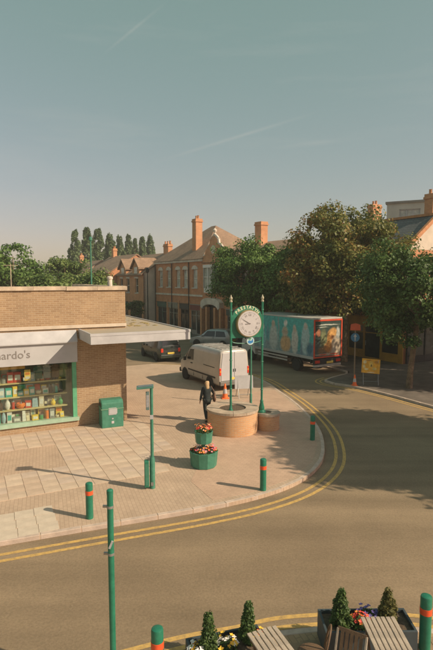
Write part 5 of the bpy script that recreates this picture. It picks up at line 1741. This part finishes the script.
def hip_roof(t, L, D, ze, zr, over, m, x0=0.0, y0=0.0, ridge=0.15, name='roof'):
    a, b, c, d = x0 - over, x0 + L + over, y0 - over, y0 + D + over
    cx_ = (a + b) / 2; cy_ = (c + d) / 2; rl = (b - a) * ridge / 2
    mb = MB(); mb.add([(a, c, ze), (b, c, ze), (b, d, ze), (a, d, ze), (cx_ - rl, cy_, zr), (cx_ + rl, cy_, zr)], [(0, 1, 5, 4), (1, 2, 5), (2, 3, 4, 5), (3, 0, 4), (0, 3, 2, 1)])
    return mb.build(name, m, t)


def gable_roof(t, L, D, ze, zr, over, m, x0=0.0, y0=0.0, along='x', name='roof'):
    mb = MB(); th = .14
    if along == 'x':
        pr = [(y0 - over, ze), (y0 + D / 2, zr), (y0 + D + over, ze), (y0 + D + over, ze - th), (y0 + D / 2, zr - th * 1.2), (y0 - over, ze - th)]
        mb.prism_x(pr, x0 - .15, x0 + L + .15)
    else:
        pr = [(x0 - over, ze), (x0 + L / 2, zr), (x0 + L + over, ze), (x0 + L + over, ze - th), (x0 + L / 2, zr - th * 1.2), (x0 - over, ze - th)]
        mb.prism_y(pr, y0 - .15, y0 + D + .15)
    return mb.build(name, m, t)


def shell(t, L, D, H, ops, m, gables=None, side_m=None):
    mb = MB(); wall_openings(mb, L, H, ops)
    mb.add([(0, 0, 0), (0, D, 0), (0, D, H), (0, 0, H)], [(0, 1, 2, 3)]); mb.add([(0, D, 0), (L, D, 0), (L, D, H), (0, D, H)], [(0, 1, 2, 3)])
    if not side_m:
        mb.add([(L, 0, 0), (L, D, 0), (L, D, H), (L, 0, H)], [(0, 1, 2, 3)])
    w = mb.build('wall', m, t)
    if side_m:
        mb = MB(); mb.add([(L, 0, 0), (L, D, 0), (L, D, H), (L, 0, H)], [(0, 1, 2, 3)])
        mb.build('side_wall', side_m, t)
    mb = MB(); mb.bx(.32, L - .02, .32, .36, 0, H - .3); mb.build('inner_wall', M_DARK, t)
    return w


def terrace():
    # main hipped block
    t = rs_thing('hotel_block', 'red brick Victorian block with hipped tile roof and tall chimney', 25.5, 57.0)
    L, D, H = 12.0, 9.5, 8.0
    ops = []
    wins = []
    for x in (1.0, 3.2, 5.6, 7.4, 9.6):
        wins.append((x, x + 1.05, 5.0, 6.95))
    gf = [(.6, 3.0), (3.7, 6.0), (6.7, 8.6), (9.2, 11.4)]
    for a in wins: ops.append(a)
    for a, b in gf: ops.append((a, b, 0, 3.2))
    shell(t, L, D, H, ops, M_RED)
    for a in wins: window(t, *a, head=M_STONE, arched=True, glass=M_WINPALE)
    for k, (a, b) in enumerate(gf):
        shopfront(t, a, b, 2.6, mat('fascia_%d' % k, [(.05, .12, .09), (.32, .29, .23), (.08, .07, .06), (.20, .05, .04)][k], .5), mat('frame_%d' % k, [(.08, .11, .09), (.35, .32, .26), (.12, .08, .05), (.3, .28, .24)][k], .5), 2, fy=.05)
    mb = MB(); mb.bx(-.05, L + .05, -.10, -.002, 4.05, 4.25); mb.build('string_course', M_STONE, t)
    mb = MB(); mb.bx(-.1, L + .1, -.22, -.002, 7.72, 7.96); mb.build('eaves_cornice', M_STONE, t)
    for x in (.12, 4.7, 8.9):
        mb = MB(); mb.tube([(x, -.12, 0), (x, -.12, 7.7)], .055, 8); mb.build('downpipe', M_DARK, t)
    for x in (3.35, 6.35, 8.9, 11.7):
        mb = MB(); mb.bx(x - .16, x + .16, -.08, -.003, 0, 3.5); mb.build('pilaster', M_ORANGE, t)
    rf = hip_roof(t, L, D, 7.98, 12.1, .35, M_TILE, ridge=.08)
    chimney(t, 8.3, 1.3, 8.2, 12.45, .85, .8, M_ORANGE, 2)
    mb = MB(); mb.box((6.0, .22, 10.2), (.9, .12, .12)); 
    # near block with shaped gable
    t = rs_thing('gabled_hall', 'red brick building with white trimmed shaped gable and arched doorway', 25.35, 45.0)
    L, D, H = 10.0, 9.0, 7.6
    ops = [(.7, 3.9, 0, 3.3), (4.8, 8.8, 0, 3.0), (5.0, 6.1, 4.8, 6.8), (7.2, 8.3, 4.8, 6.8)]
    shell(t, L, D, H, ops, M_RED)
    for a in ops[2:]: window(t, *a, head=M_STONE)
    shopfront(t, 4.8, 8.8, 2.45, mat('fascia_9', (.06, .1, .09), .5), mat('frame_9', (.3, .28, .24), .5), 3, fy=.05)
    # shaped gable with stone coping
    gp = [(.15, 7.55), (.15, 8.2), (.55, 8.25), (.75, 8.8), (1.15, 9.15), (1.5, 9.3), (1.6, 9.75), (2.0, 10.05), (2.3, 10.15), (2.6, 10.05), (3.0, 9.75), (3.1, 9.3), (3.45, 9.15), (3.85, 8.8), (4.05, 8.25), (4.45, 8.2), (4.45, 7.55)]
    mb = MB(); mb.prism_y(gp, -.06, .3); gb = mb.build('shaped_gable', M_ORANGE, t)
    mb = MB()
    for a, b in zip(gp[1:-1], gp[2:-1]):
        mb.tube([(a[0], .12, a[1] + .03), (b[0], .12, b[1] + .03)], .16, 6)
    mb.build('gable_coping', M_STONE, gb)
    mb = MB(); mb.lathe([(.16, 10.2), (.16, 10.35), (.07, 10.4), (.2, 10.58), (.2, 10.7), (.05, 10.85)], 10, (2.3, .12, 0)); mb.build('finial', M_STONE, gb, 40)
    mb = MB(); mb.lathe([(.42, -.10), (.42, -.062)], 20, (2.3, 0, 8.8), 'Y'); mb.build('roundel', M_STONE, gb)
    # oriel bay
    mb = MB(); mb.prism([(1.1, -.002), (1.5, -.7), (3.1, -.7), (3.5, -.002)], 4.55, 5.0); ob = mb.build('bay_base', M_WWHITE, t)
    mb = MB(); mb.prism([(1.0, -.002), (1.45, -.78), (3.15, -.78), (3.6, -.002)], 7.0, 7.3); mb.build('bay_roof', M_WWHITE, t)
    for (a, b) in (((1.1, -.002), (1.5, -.7)), ((1.5, -.7), (3.1, -.7)), ((3.1, -.7), (3.5, -.002))):
        mb = MB()
        nseg = 2 if abs(a[1] - b[1]) < .1 else 1
        for k in range(nseg + 1):
            f = k / nseg; mb.box((a[0] + (b[0] - a[0]) * f, a[1] + (b[1] - a[1]) * f + .03, 6.0), (.12, .12, 2.0))
        mid = Vector(((a[0] + b[0]) / 2, (a[1] + b[1]) / 2 + .03, 6.1)); ln = math.hypot(b[0] - a[0], b[1] - a[1]); an = math.atan2(b[1] - a[1], b[0] - a[0])
        mb.box(mid, (ln - .13, .07, .08), rz=an)
        w = mb.build('bay_window', M_WWHITE, t)
        mb = MB(); mb.box((mid.x, mid.y + .03, 6.0), (ln - .1, .02, 2.0), rz=an); mb.build('pane', M_WINPALE, w)
    # arched doorway hood
    pts = [(.45, 3.1), (.45, 3.55)] + [(2.3 + 1.85 * math.cos(a), 3.5 + .55 * math.sin(a)) for a in [PI - PI * k / 12 for k in range(13)]] + [(4.15, 3.55), (4.15, 3.1)]
    pts += [(2.3 + 1.5 * math.cos(a), 2.9 + .5 * math.sin(a)) for a in [PI * k / 12 for k in range(13)]]
    mb = MB(); mb.prism_y(pts, -.5, -.002); mb.build('arched_hood', M_STONE, t)
    for x in (.45, 1.5, 3.1, 4.15):
        mb = MB(); mb.bx(x - .17, x + .17, -.45, -.1, 0, 3.1); mb.build('pillar', M_ORANGE, t)
    mb = MB(); mb.bx(.75, 3.85, .15, .2, 0, 3.2); mb.build('doorway_glass', M_WINDARK, t)
    gable_roof(t, L, D, 7.6, 9.6, .3, M_TILE, 0, .3, 'x')
    chimney(t, 4.4, 4.2, 9.0, 11.5, 1.05, .8, M_ORANGE, 0)
    # low house beyond
    t = rs_thing('dormer_house', 'lower orange brick house with two gabled dormers and cream side wall', 24.0, 66.6)
    L, D, H = 9.2, 8.0, 6.5
    ops = [(1.2, 2.2, 4.2, 6.0), (3.6, 4.6, 4.2, 6.0), (6.6, 7.6, 4.2, 6.0), (.6, 4.0, 0, 2.9), (4.8, 8.6, 0, 2.9)]
    shell(t, L, D, H, ops, M_ORANGE, side_m=M_CREAM)
    for a in ops[:3]: window(t, *a, head=M_STONE)
    shopfront(t, .6, 4.0, 2.35, mat('fascia_11', (.05, .15, .12), .5), M_DARK, 2, fy=.05); shopfront(t, 4.8, 8.6, 2.35, mat('fascia_12', (.03, .2, .15), .5), M_DARK, 2, fy=.05)
    gable_roof(t, L, D, 6.5, 9.3, .3, M_TILE, 0, 0, 'x')
    mb = MB(); mb.prism_x([(0, 6.5), (D / 2, 9.2), (D, 6.5)], L - .06, L + .0); mb.build('side_gable', M_CREAM, t)
    for x in (1.3, 5.9):
        mb = MB(); mb.prism_y([(x, 6.4), (x + 2.4, 6.4), (x + 2.4, 7.3), (x + 1.2, 8.35), (x, 7.3)], -.1, 2.2); d = mb.build('dormer', M_ORANGE, t)
        mb = MB(); mb.prism_y([(x - .25, 7.15), (x + 1.2, 8.4), (x + 2.65, 7.15), (x + 2.65, 7.35), (x + 1.2, 8.62), (x - .25, 7.35)], -.35, 3.2); mb.build('dormer_roof', M_TILE, d)
        mb = MB(); mb.bx(x + .7, x + 1.7, -.13, -.102, 6.5, 7.4); mb.build('pane', M_WINPALE, d)
    chimney(t, 7.9, 4.0, 8.6, 10.4, 1.4, .6, M_ORANGE, 3)
    # still further
    for k, (s, L, H, zr, m, lb) in enumerate([(78.0, 11.2, 6.8, 9.5, M_RED, 'plain red brick house beyond the dormer house'), (92.0, 13.6, 6.2, 9.0, M_CREAM, 'cream rendered house at the far end of the terrace')]):
        t = rs_thing('terrace_house', lb, 23.0 - k * 1.2, s)
        ops = [(x, x + 1.0, 3.9, 5.6) for x in (1.2, 3.8, 6.4, 9.0)] + [(.6, 4.6, 0, 2.8), (5.4, 10.2, 0, 2.8)]
        shell(t, L, 8, H, ops, m)
        for a in ops[:4]: window(t, *a, head=M_STONE)
        shopfront(t, .6, 4.6, 2.25, mat('fascia_2%d' % k, (.1, .1, .08), .5), M_DARK, 2, fy=.05); shopfront(t, 5.4, 10.2, 2.25, mat('fascia_3%d' % k, (.16, .06, .04), .5), M_DARK, 3, fy=.05)
        gable_roof(t, L, 8, H, zr, .3, M_TILE, 0, 0, 'x')
        chimney(t, 2.0, 4, zr - .7, zr + 1.2)
        mb = MB(); mb.prism_x([(0, H), (4, zr - .1), (8, H)], L - .06, L); mb.build('side_gable', m, t)


terrace()


def right_row():
    # yellow shop front row behind the trees
    ym = mat('mustard_paint', (.46, .24, .035), .5, .12, 2)
    t = rs_thing('brick_shop', 'red brick shop in the shade directly behind the largest tree', 29.4, 37.0)
    L, D, H = 7.0, 9.0, 7.2
    ops = [(.4, 6.4, 0, 3.1)] + [(x, x + 1.1, 4.3, 6.2) for x in (1.2, 4.0)]
    shell(t, L, D, H, ops, M_RED)
    shopfront(t, .4, 6.4, 2.5, mat('fascia_o', (.30, .16, .03), .5), M_WHITE, 3, fy=.02, z0=.6)
    for a in ops[1:]: window(t, *a, head=M_STONE)
    gable_roof(t, L, D, 7.2, 9.4, .3, M_SLATE, 0, 0, 'x')
    # gabled corner house with the yellow shop front: its gable faces down the street
    t = rs_thing('gable_house', 'house with cream gable, orange verge tiles and mustard yellow shop front', 28.7, 29.9)
    L, D, H = 7.2, 6.4, 7.9
    ops = [(.4, 6.8, 0, 3.1), (1.2, 2.3, 4.6, 6.5), (4.8, 5.9, 4.6, 6.5)]
    shell(t, L, D, H, ops, M_RED, side_m=M_RED)
    mb = MB()
    for k in range(4):
        mb.bx(L + .001, L + .10, .25 + 1.9 * k, .37 + 1.9 * k, 0, 3.0)
    mb.bx(L + .001, L + .10, .37, 5.95, 2.9, 3.4); mb.bx(L + .001, L + .09, .37, 5.95, 0, .5)
    sw = mb.build('side_shop_window', M_DARK, t)
    mb = MB(); mb.bx(L + .02, L + .05, .37, 5.95, .5, 2.9); mb.build('pane', M_WINDARK, sw)
    for a in ops[1:]: window(t, *a, head=M_STONE)
    shopfront(t, .4, 6.8, 2.5, ym, ym, 4, fy=.02, z0=.6)
    for x in (.2, 7.0):
        mb = MB(); mb.bx(x - .2, x + .2, -.08, -.002, 0, 3.6); mb.build('pilaster', ym, t)
    mb = MB(); mb.prism_x([(0, 7.9), (D / 2, 10.2), (D, 7.9)], L - .3, L + .0); mb.build('gable', M_CREAM, t)
    gable_roof(t, L - .3, D, 7.95, 10.4, .25, M_SLATE, 0, 0, 'x')
    mo = mat('verge_orange', (.50, .22, .09), .7, .15, 5)
    mb = MB()
    mb.prism_x([(-.4, 7.62), (D / 2, 10.32), (D / 2, 10.66), (-.4, 7.96)], L + .0, L + .22)
    mb.prism_x([(D + .4, 7.62), (D / 2, 10.32), (D / 2, 10.66), (D + .4, 7.96)], L + .001, L + .221)
    mb.build('verge', mo, t)
    chimney(t, 6.3, 3.75, 9.7, 12.0, .7, .8, M_ORANGE, 2)
    mb = MB(); mb.bx(0, L - .3, D / 2 - .13, D / 2 + .13, 10.38, 10.56); mb.build('ridge_tiles', mo, t)
    # house behind it with red ridge tiles
    t = rs_thing('slate_house', 'slate roofed house with red ridge tiles behind the big tree', 34.5, 39.5)
    L, D, H = 8.0, 13.0, 8.3
    ops = [(1, 2, 5, 7), (4, 5, 5, 7)]
    shell(t, L, D, H, ops, M_ORANGE, side_m=M_ORANGE)
    for a in ops: window(t, *a, head=M_STONE)
    gable_roof(t, L, D, 8.3, 11.1, .3, M_SLATE, 0, 0, 'y')
    mb = MB(); mb.prism_y([(0, 8.3), (L / 2, 11.0), (L, 8.3)], -.02, .1); mb.build('side_gable', M_ORANGE, t)
    mb = MB(); mb.bx(L / 2 - .12, L / 2 + .12, 0, D, 11.08, 11.26); mb.build('ridge_tiles', mo, t)
    chimney(t, 4.0, 5.3, 10.4, 13.3, .7, 1.2, M_ORANGE, 2)
    # white modern flat-topped block
    t = thing('flat_block', 'pale flat-roofed modern block rising behind the rooftops at the right', 'building', (20.1, 60.0, 0), R(-26))
    mb = MB(); wall_openings(mb, 18, 14.7, [(1.4, 3.7, 12.9, 14.0), (9, 13.4, 12.9, 14.0)])
    mb.add([(0, 0, 0), (0, 9, 0), (0, 9, 14.7), (0, 0, 14.7)], [(0, 1, 2, 3)]); mb.add([(18, 0, 0), (18, 9, 0), (18, 9, 14.7), (18, 0, 14.7)], [(0, 1, 2, 3)]); mb.add([(0, 9, 0), (18, 9, 0), (18, 9, 14.7), (0, 9, 14.7)], [(0, 1, 2, 3)])
    mb.build('wall', mat('block_render', (.50, .485, .42), .8, .08, .5), t)
    mb = MB(); mb.bx(-.15, 18.15, -.2, 9.15, 14.7, 14.95); mb.build('roof', mat('block_roof', (.24, .22, .19), .8, .1, 1), t)
    for (a, b) in ((1.4, 3.7), (9, 13.4)):
        mb = MB()
        for k in range(4):
            x = a + (b - a - .1) * k / 3; mb.bx(x, x + .1, .1, .18, 12.9, 14.0)
        mb.bx(a, b, .1, .17, 13.9, 14.0); mb.bx(a, b, .1, .17, 12.9, 13.0)
        w = mb.build('window', M_WHITE, t)
        mb = MB(); mb.bx(a, b, .2, .22, 12.9, 14.0); mb.build('pane', M_WINPALE, w)
    mb = MB(); mb.tube([(0, -.15, 12.2), (18, -.15, 12.2)], .06, 6); mb.build('rail', M_WHITE, t)


right_row()

# far white gabled house seen beyond the roof corner
t = thing('far_house', 'small pale far house between the shop roof and the terrace', 'building', (-17.4, 97, 0), R(12))
mb = MB(); mb.bx(0, 6, 0, 6, 0, 5.4); mb.build('wall', M_CREAM, t)
gable_roof(t, 6, 6, 5.3, 7.4, .3, M_TILE, 0, 0, 'y')
mb = MB(); mb.prism_y([(0, 5.4), (3, 7.2), (6, 5.4)], 0, .1); mb.build('gable', M_CREAM, t)
for x in (1.2, 3.8):
    window(t, x, x + 1, 3.2, 4.6, y=-.07, sill=False)

# small street trees and posts in front of the far shop fronts
for k, (r, s, h) in enumerate([(21.8, 64, 2.3), (22.2, 55.5, 2.0)]):
    tree('%s slim young tree by the shop fronts up the street' % ('nearer' if k else 'farther'), RS(r, s), (0, 0, h + .5), (.9, .9, 1.2), LF_DARK, 90 + k, 22, 70, .2, .45, .06, name='young_tree', group='young trees up the street')
for k, (r, s) in enumerate([(22.9, 43), (22.9, 47), (22.9, 51), (22.8, 55), (22.7, 59)]):
    t = thing('street_post', '%s dark green post along the kerb by the brick terrace, counted from the nearest' % ordp[k], 'post', RS(r, s), 0, 'posts along the terrace kerb')
    mb = MB(); mb.tube([(0, 0, 0), (0, 0, 1.05)], .06, 8); mb.build('post_shaft', M_GREEN2, t, 40)
    mb = MB(); mb.sphere((0, 0, 1.1), .08, 8, 6); mb.build('ball_top', M_GREEN2, t, 60)
t = thing('lamp_column', 'tall dark lamp column in front of the Victorian block', 'lamp post', RS(22.9, 53.5))
mb = MB(); mb.tube([(0, 0, 0), (0, 0, 6.6)], [.09, .05], 8); mb.build('pole', M_DARK, t, 40)
mb = MB(); mb.lathe([(.08, 6.6), (.2, 6.75), (.22, 7.05), (.05, 7.2)], 10); mb.build('lantern', M_DARK, t)


# ------------------------------------------------------------------ near pavement: troughs, conifers, tables, chairs
def trough(label, loc, rz, L, W, H, seed, flowers_):
    t = thing('plant_trough', label, 'planter', loc, rz)
    w = .04
    for nm, (a, b, c, d) in (('front_board', (-L / 2, L / 2, -W / 2, -W / 2 + w)), ('back_board', (-L / 2, L / 2, W / 2 - w, W / 2)), ('end_board', (-L / 2, -L / 2 + w, -W / 2 + w, W / 2 - w)), ('end_board', (L / 2 - w, L / 2, -W / 2 + w, W / 2 - w))):
        mb = MB(); mb.bx(a, b, c, d, 0, H); mb.build(nm, M_TROUGH, t, bevel=.006)
    mb = MB(); mb.bx(-L / 2 + w, L / 2 - w, -W / 2 + w, W / 2 - w, 0.05, H - .06); mb.build('soil', M_SOIL, t)
    return t


def conifer(label, loc, h, w, seed, m):
    rr = random.Random(seed)
    t = thing('dwarf_conifer', label, 'conifer', loc, 0, 'dwarf conifers in the near troughs')
    cl, crs = [], []
    for i in range(150):
        f = rr.random() ** 1.2
        z = .03 * h + h * .90 * f
        a = rr.uniform(0, 2 * PI)
        lump = .85 + .45 * noise.noise(Vector((math.cos(a) * 1.4, math.sin(a) * 1.4, z * 7 + seed * 5)))
        rad = w * (1 - f ** 1.1) * (.35 + .65 * rr.random() ** .6) * lump
        if rr.random() < .12: rad *= 1.3
        cl.append((rad * math.cos(a), rad * math.sin(a), z + rad * .15)); crs.append(.06 * rr.uniform(.5, 1.25))
    leaf_cloud('foliage', cl, 60, crs, .042, m, t, seed, flat=1.5, droop=-1.4, outward=.6)
    mb = MB(); mb.tube([(0, 0, -.1), (0, 0, h * .93)], [.02, .005], 6); mb.build('stem', M_BARK, t)


T1 = trough('long slate-blue plant trough with two conifers at the near kerb', (2.37, 7.47, 0), R(1), 1.42, .56, .44, 1, None)
T2 = trough('plant trough with white and orange flowers left of the slatted table', (0.16, 6.98, 0), R(16), 1.15, .55, .42, 2, None)
conifer('pointed green conifer at the left end of the long plant trough', (1.96, 7.45, .38), .56, .20, 1, LF_CONI)
conifer('rounded yellow-green conifer at the right end of the long plant trough', (2.73, 7.53, .38), .50, .15, 2, LF_CONY)
conifer('slim dark conifer behind the left slatted table', (0.48, 7.13, .38), .56, .13, 3, LF_CONI)
conifer('conifer at the left end of the flower trough by the near kerb', (-0.12, 6.86, .36), .60, .15, 4, LF_CONI)


def bedding(label, loc, cols, seed, n=34, r=.16):
    t = thing('bedding_plant', label, 'flowers', loc)
    flowers(t, n, r, .0, seed, cols, .13)


bedding('red and orange bedding flowers beside the pointed conifer', (2.27, 7.40, .40), [('orange', (.85, .28, .06)), ('red', (.62, .06, .04))], 11)
bedding('low green and blue bedding plants in the middle of the long trough', (2.42, 7.58, .40), [('violet', (.16, .12, .35))], 12, 14)
bedding('white and yellow bedding flowers between the two left conifers', (0.14, 6.90, .38), [('white', (.75, .72, .68)), ('yellow', (.8, .5, .05))], 13, 26, .17)
bedding('orange and red flowers right of the slim conifer', (0.62, 7.10, .38), [('orange', (.85, .28, .06)), ('red', (.62, .06, .04)), ('yellow', (.8, .5, .05))], 14, 22, .1)
bedding('yellow flowers at the left tip of the flower trough', (-0.29, 6.82, .38), [('yellow', (.8, .5, .05)), ('white', (.75, .72, .68))], 15, 20, .12)


def slat_table(label, loc, rz, w, l, h, nsl):
    t = thing('slatted_table', label, 'table', loc, rz, 'slatted wooden tables')
    sw = w / nsl
    sl = MB(); sl.bx(-sw / 2 + .007, sw / 2 - .007, -l / 2, l / 2, -.022, 0)
    me = sl.mesh('slat'); me.materials.append(M_WOOD)
    bmm = bmesh.new(); bmm.from_mesh(me); bmesh.ops.bevel(bmm, geom=list(bmm.edges), offset=.004, segments=1, affect='EDGES'); bmm.to_mesh(me); bmm.free()
    rr = random.Random(int(w * 100))
    for i in range(nsl):
        share(me, 'slat', None, t, (-w / 2 + sw * (i + .5), rr.uniform(-.006, .006), h + rr.uniform(-.002, .002)), 0)
    for y in (-l * .36, l * .36):
        mb = MB(); mb.bx(-w / 2 + .02, w / 2 - .02, y - .025, y + .025, h - .066, h - .026); mb.build('rail', M_WOODB, t)
    for sx in (-1, 1):
        for sy in (-1, 1):
            mb = MB(); mb.tube([(sx * (w / 2 - .05), sy * l * .36, h - .05), (sx * (w / 2 - .05), -sy * l * .34, 0)], .02, 6); mb.build('leg', M_WOODB, t)
    mb = MB(); mb.tube([(-w / 2 + .05, 0, h * .5), (w / 2 - .05, 0, h * .5)], .016, 6); mb.build('crossbar', M_WOODB, t)


slat_table('grey slatted wooden table in front of the long plant trough', (2.43, 6.66, 0), R(1), .53, .90, .75, 7)
slat_table('grey slatted wooden table beside the orange flowers on the near pavement', (0.80, 6.47, 0), R(22), .48, .8, .75, 6)


def hoop_chair(label, loc, rz):
    t = thing('bentwood_chair', label, 'chair', loc, rz)
    mb = MB(); mb.tube([(-.2, -.17, .44)] + [(.2 * math.cos(a), -.2 - .06 * math.sin(a), .62 + .28 * math.sin(a)) for a in [PI - PI * k / 12 for k in range(13)]] + [(.2, -.17, .44)], .016, 8); mb.build('back_hoop', M_WOODB, t, 50)
    mb = MB(); mb.tube([(-.1, -.18, .44)] + [(.1 * math.cos(a), -.2 - .05 * math.sin(a), .6 + .18 * math.sin(a)) for a in [PI - PI * k / 10 for k in range(11)]] + [(.1, -.18, .44)], .011, 8); mb.build('inner_hoop', M_WOODB, t, 50)
    mb = MB(); mb.lathe([(.19, .42), (.21, .43), (.21, .455), (.19, .465), (.02, .455)], 20); mb.build('seat', M_WOODB, t, 40)
    for a in (45, 135, 225, 315):
        mb = MB(); c, s = math.cos(R(a)), math.sin(R(a)); mb.tube([(.15 * c, .15 * s, .43), (.21 * c, .21 * s, 0)], [.018, .013], 7); mb.build('leg', M_WOODB, t)
    mb = MB(); mb.tube([(.165 * math.cos(R(15 * k)), .165 * math.sin(R(15 * k)), .2) for k in range(25)], .009, 6); mb.build('leg_ring', M_WOODB, t)


hoop_chair('brown bentwood chair with hoop back between the two slatted tables', (1.37, 6.74, 0), R(75))


def fold_chair(label, loc, rz):
    t = thing('folding_chair', label, 'chair', loc, rz)
    for sx in (-.2, .2):
        mb = MB(); mb.box((sx, 0, .43), (.025, .04, 1.02), rx=R(22)); mb.build('back_leg', M_WOOD, t)
        mb = MB(); mb.box((sx * .86, .0, .24), (.022, .035, .66), rx=R(-38)); mb.build('front_leg', M_WOODB, t)
    for k in range(5):
        mb = MB(); mb.box((-.13 + .065 * k, -.12, .74), (.045, .014, .34), rx=R(22)); mb.build('back_slat', M_WOODB, t)
    for z, y in ((.9, -.19), (.58, -.06)):
        mb = MB(); mb.box((0, y, z), (.40, .02, .05), rx=R(22)); mb.build('back_rail', M_WOODB, t)
    for k in range(6):
        mb = MB(); mb.box((0, -.12 + .065 * k, .43), (.38, .05, .016)); mb.build('seat_slat', M_WOODB, t)


fold_chair('brown folding slat chair beside the right slatted table', (1.80, 6.40, 0), R(150))

# ------------------------------------------------------------------ morning haze
hz = MB(); hz.bx(-905, 905, -205, 1605, -1.2, 19.0)
mh = bpy.data.materials.new('haze'); mh.use_nodes = True
hn, hl = mh.node_tree.nodes, mh.node_tree.links
hn.clear()
ho = hn.new('ShaderNodeOutputMaterial'); hv = hn.new('ShaderNodeVolumePrincipled')
hv.inputs['Color'].default_value = (0.80, 0.82, 0.76, 1)
hv.inputs['Density'].default_value = 0.0010
hl.new(hv.outputs[0], ho.inputs['Volume'])
tag(hz.build('haze', mh), kind='stuff')
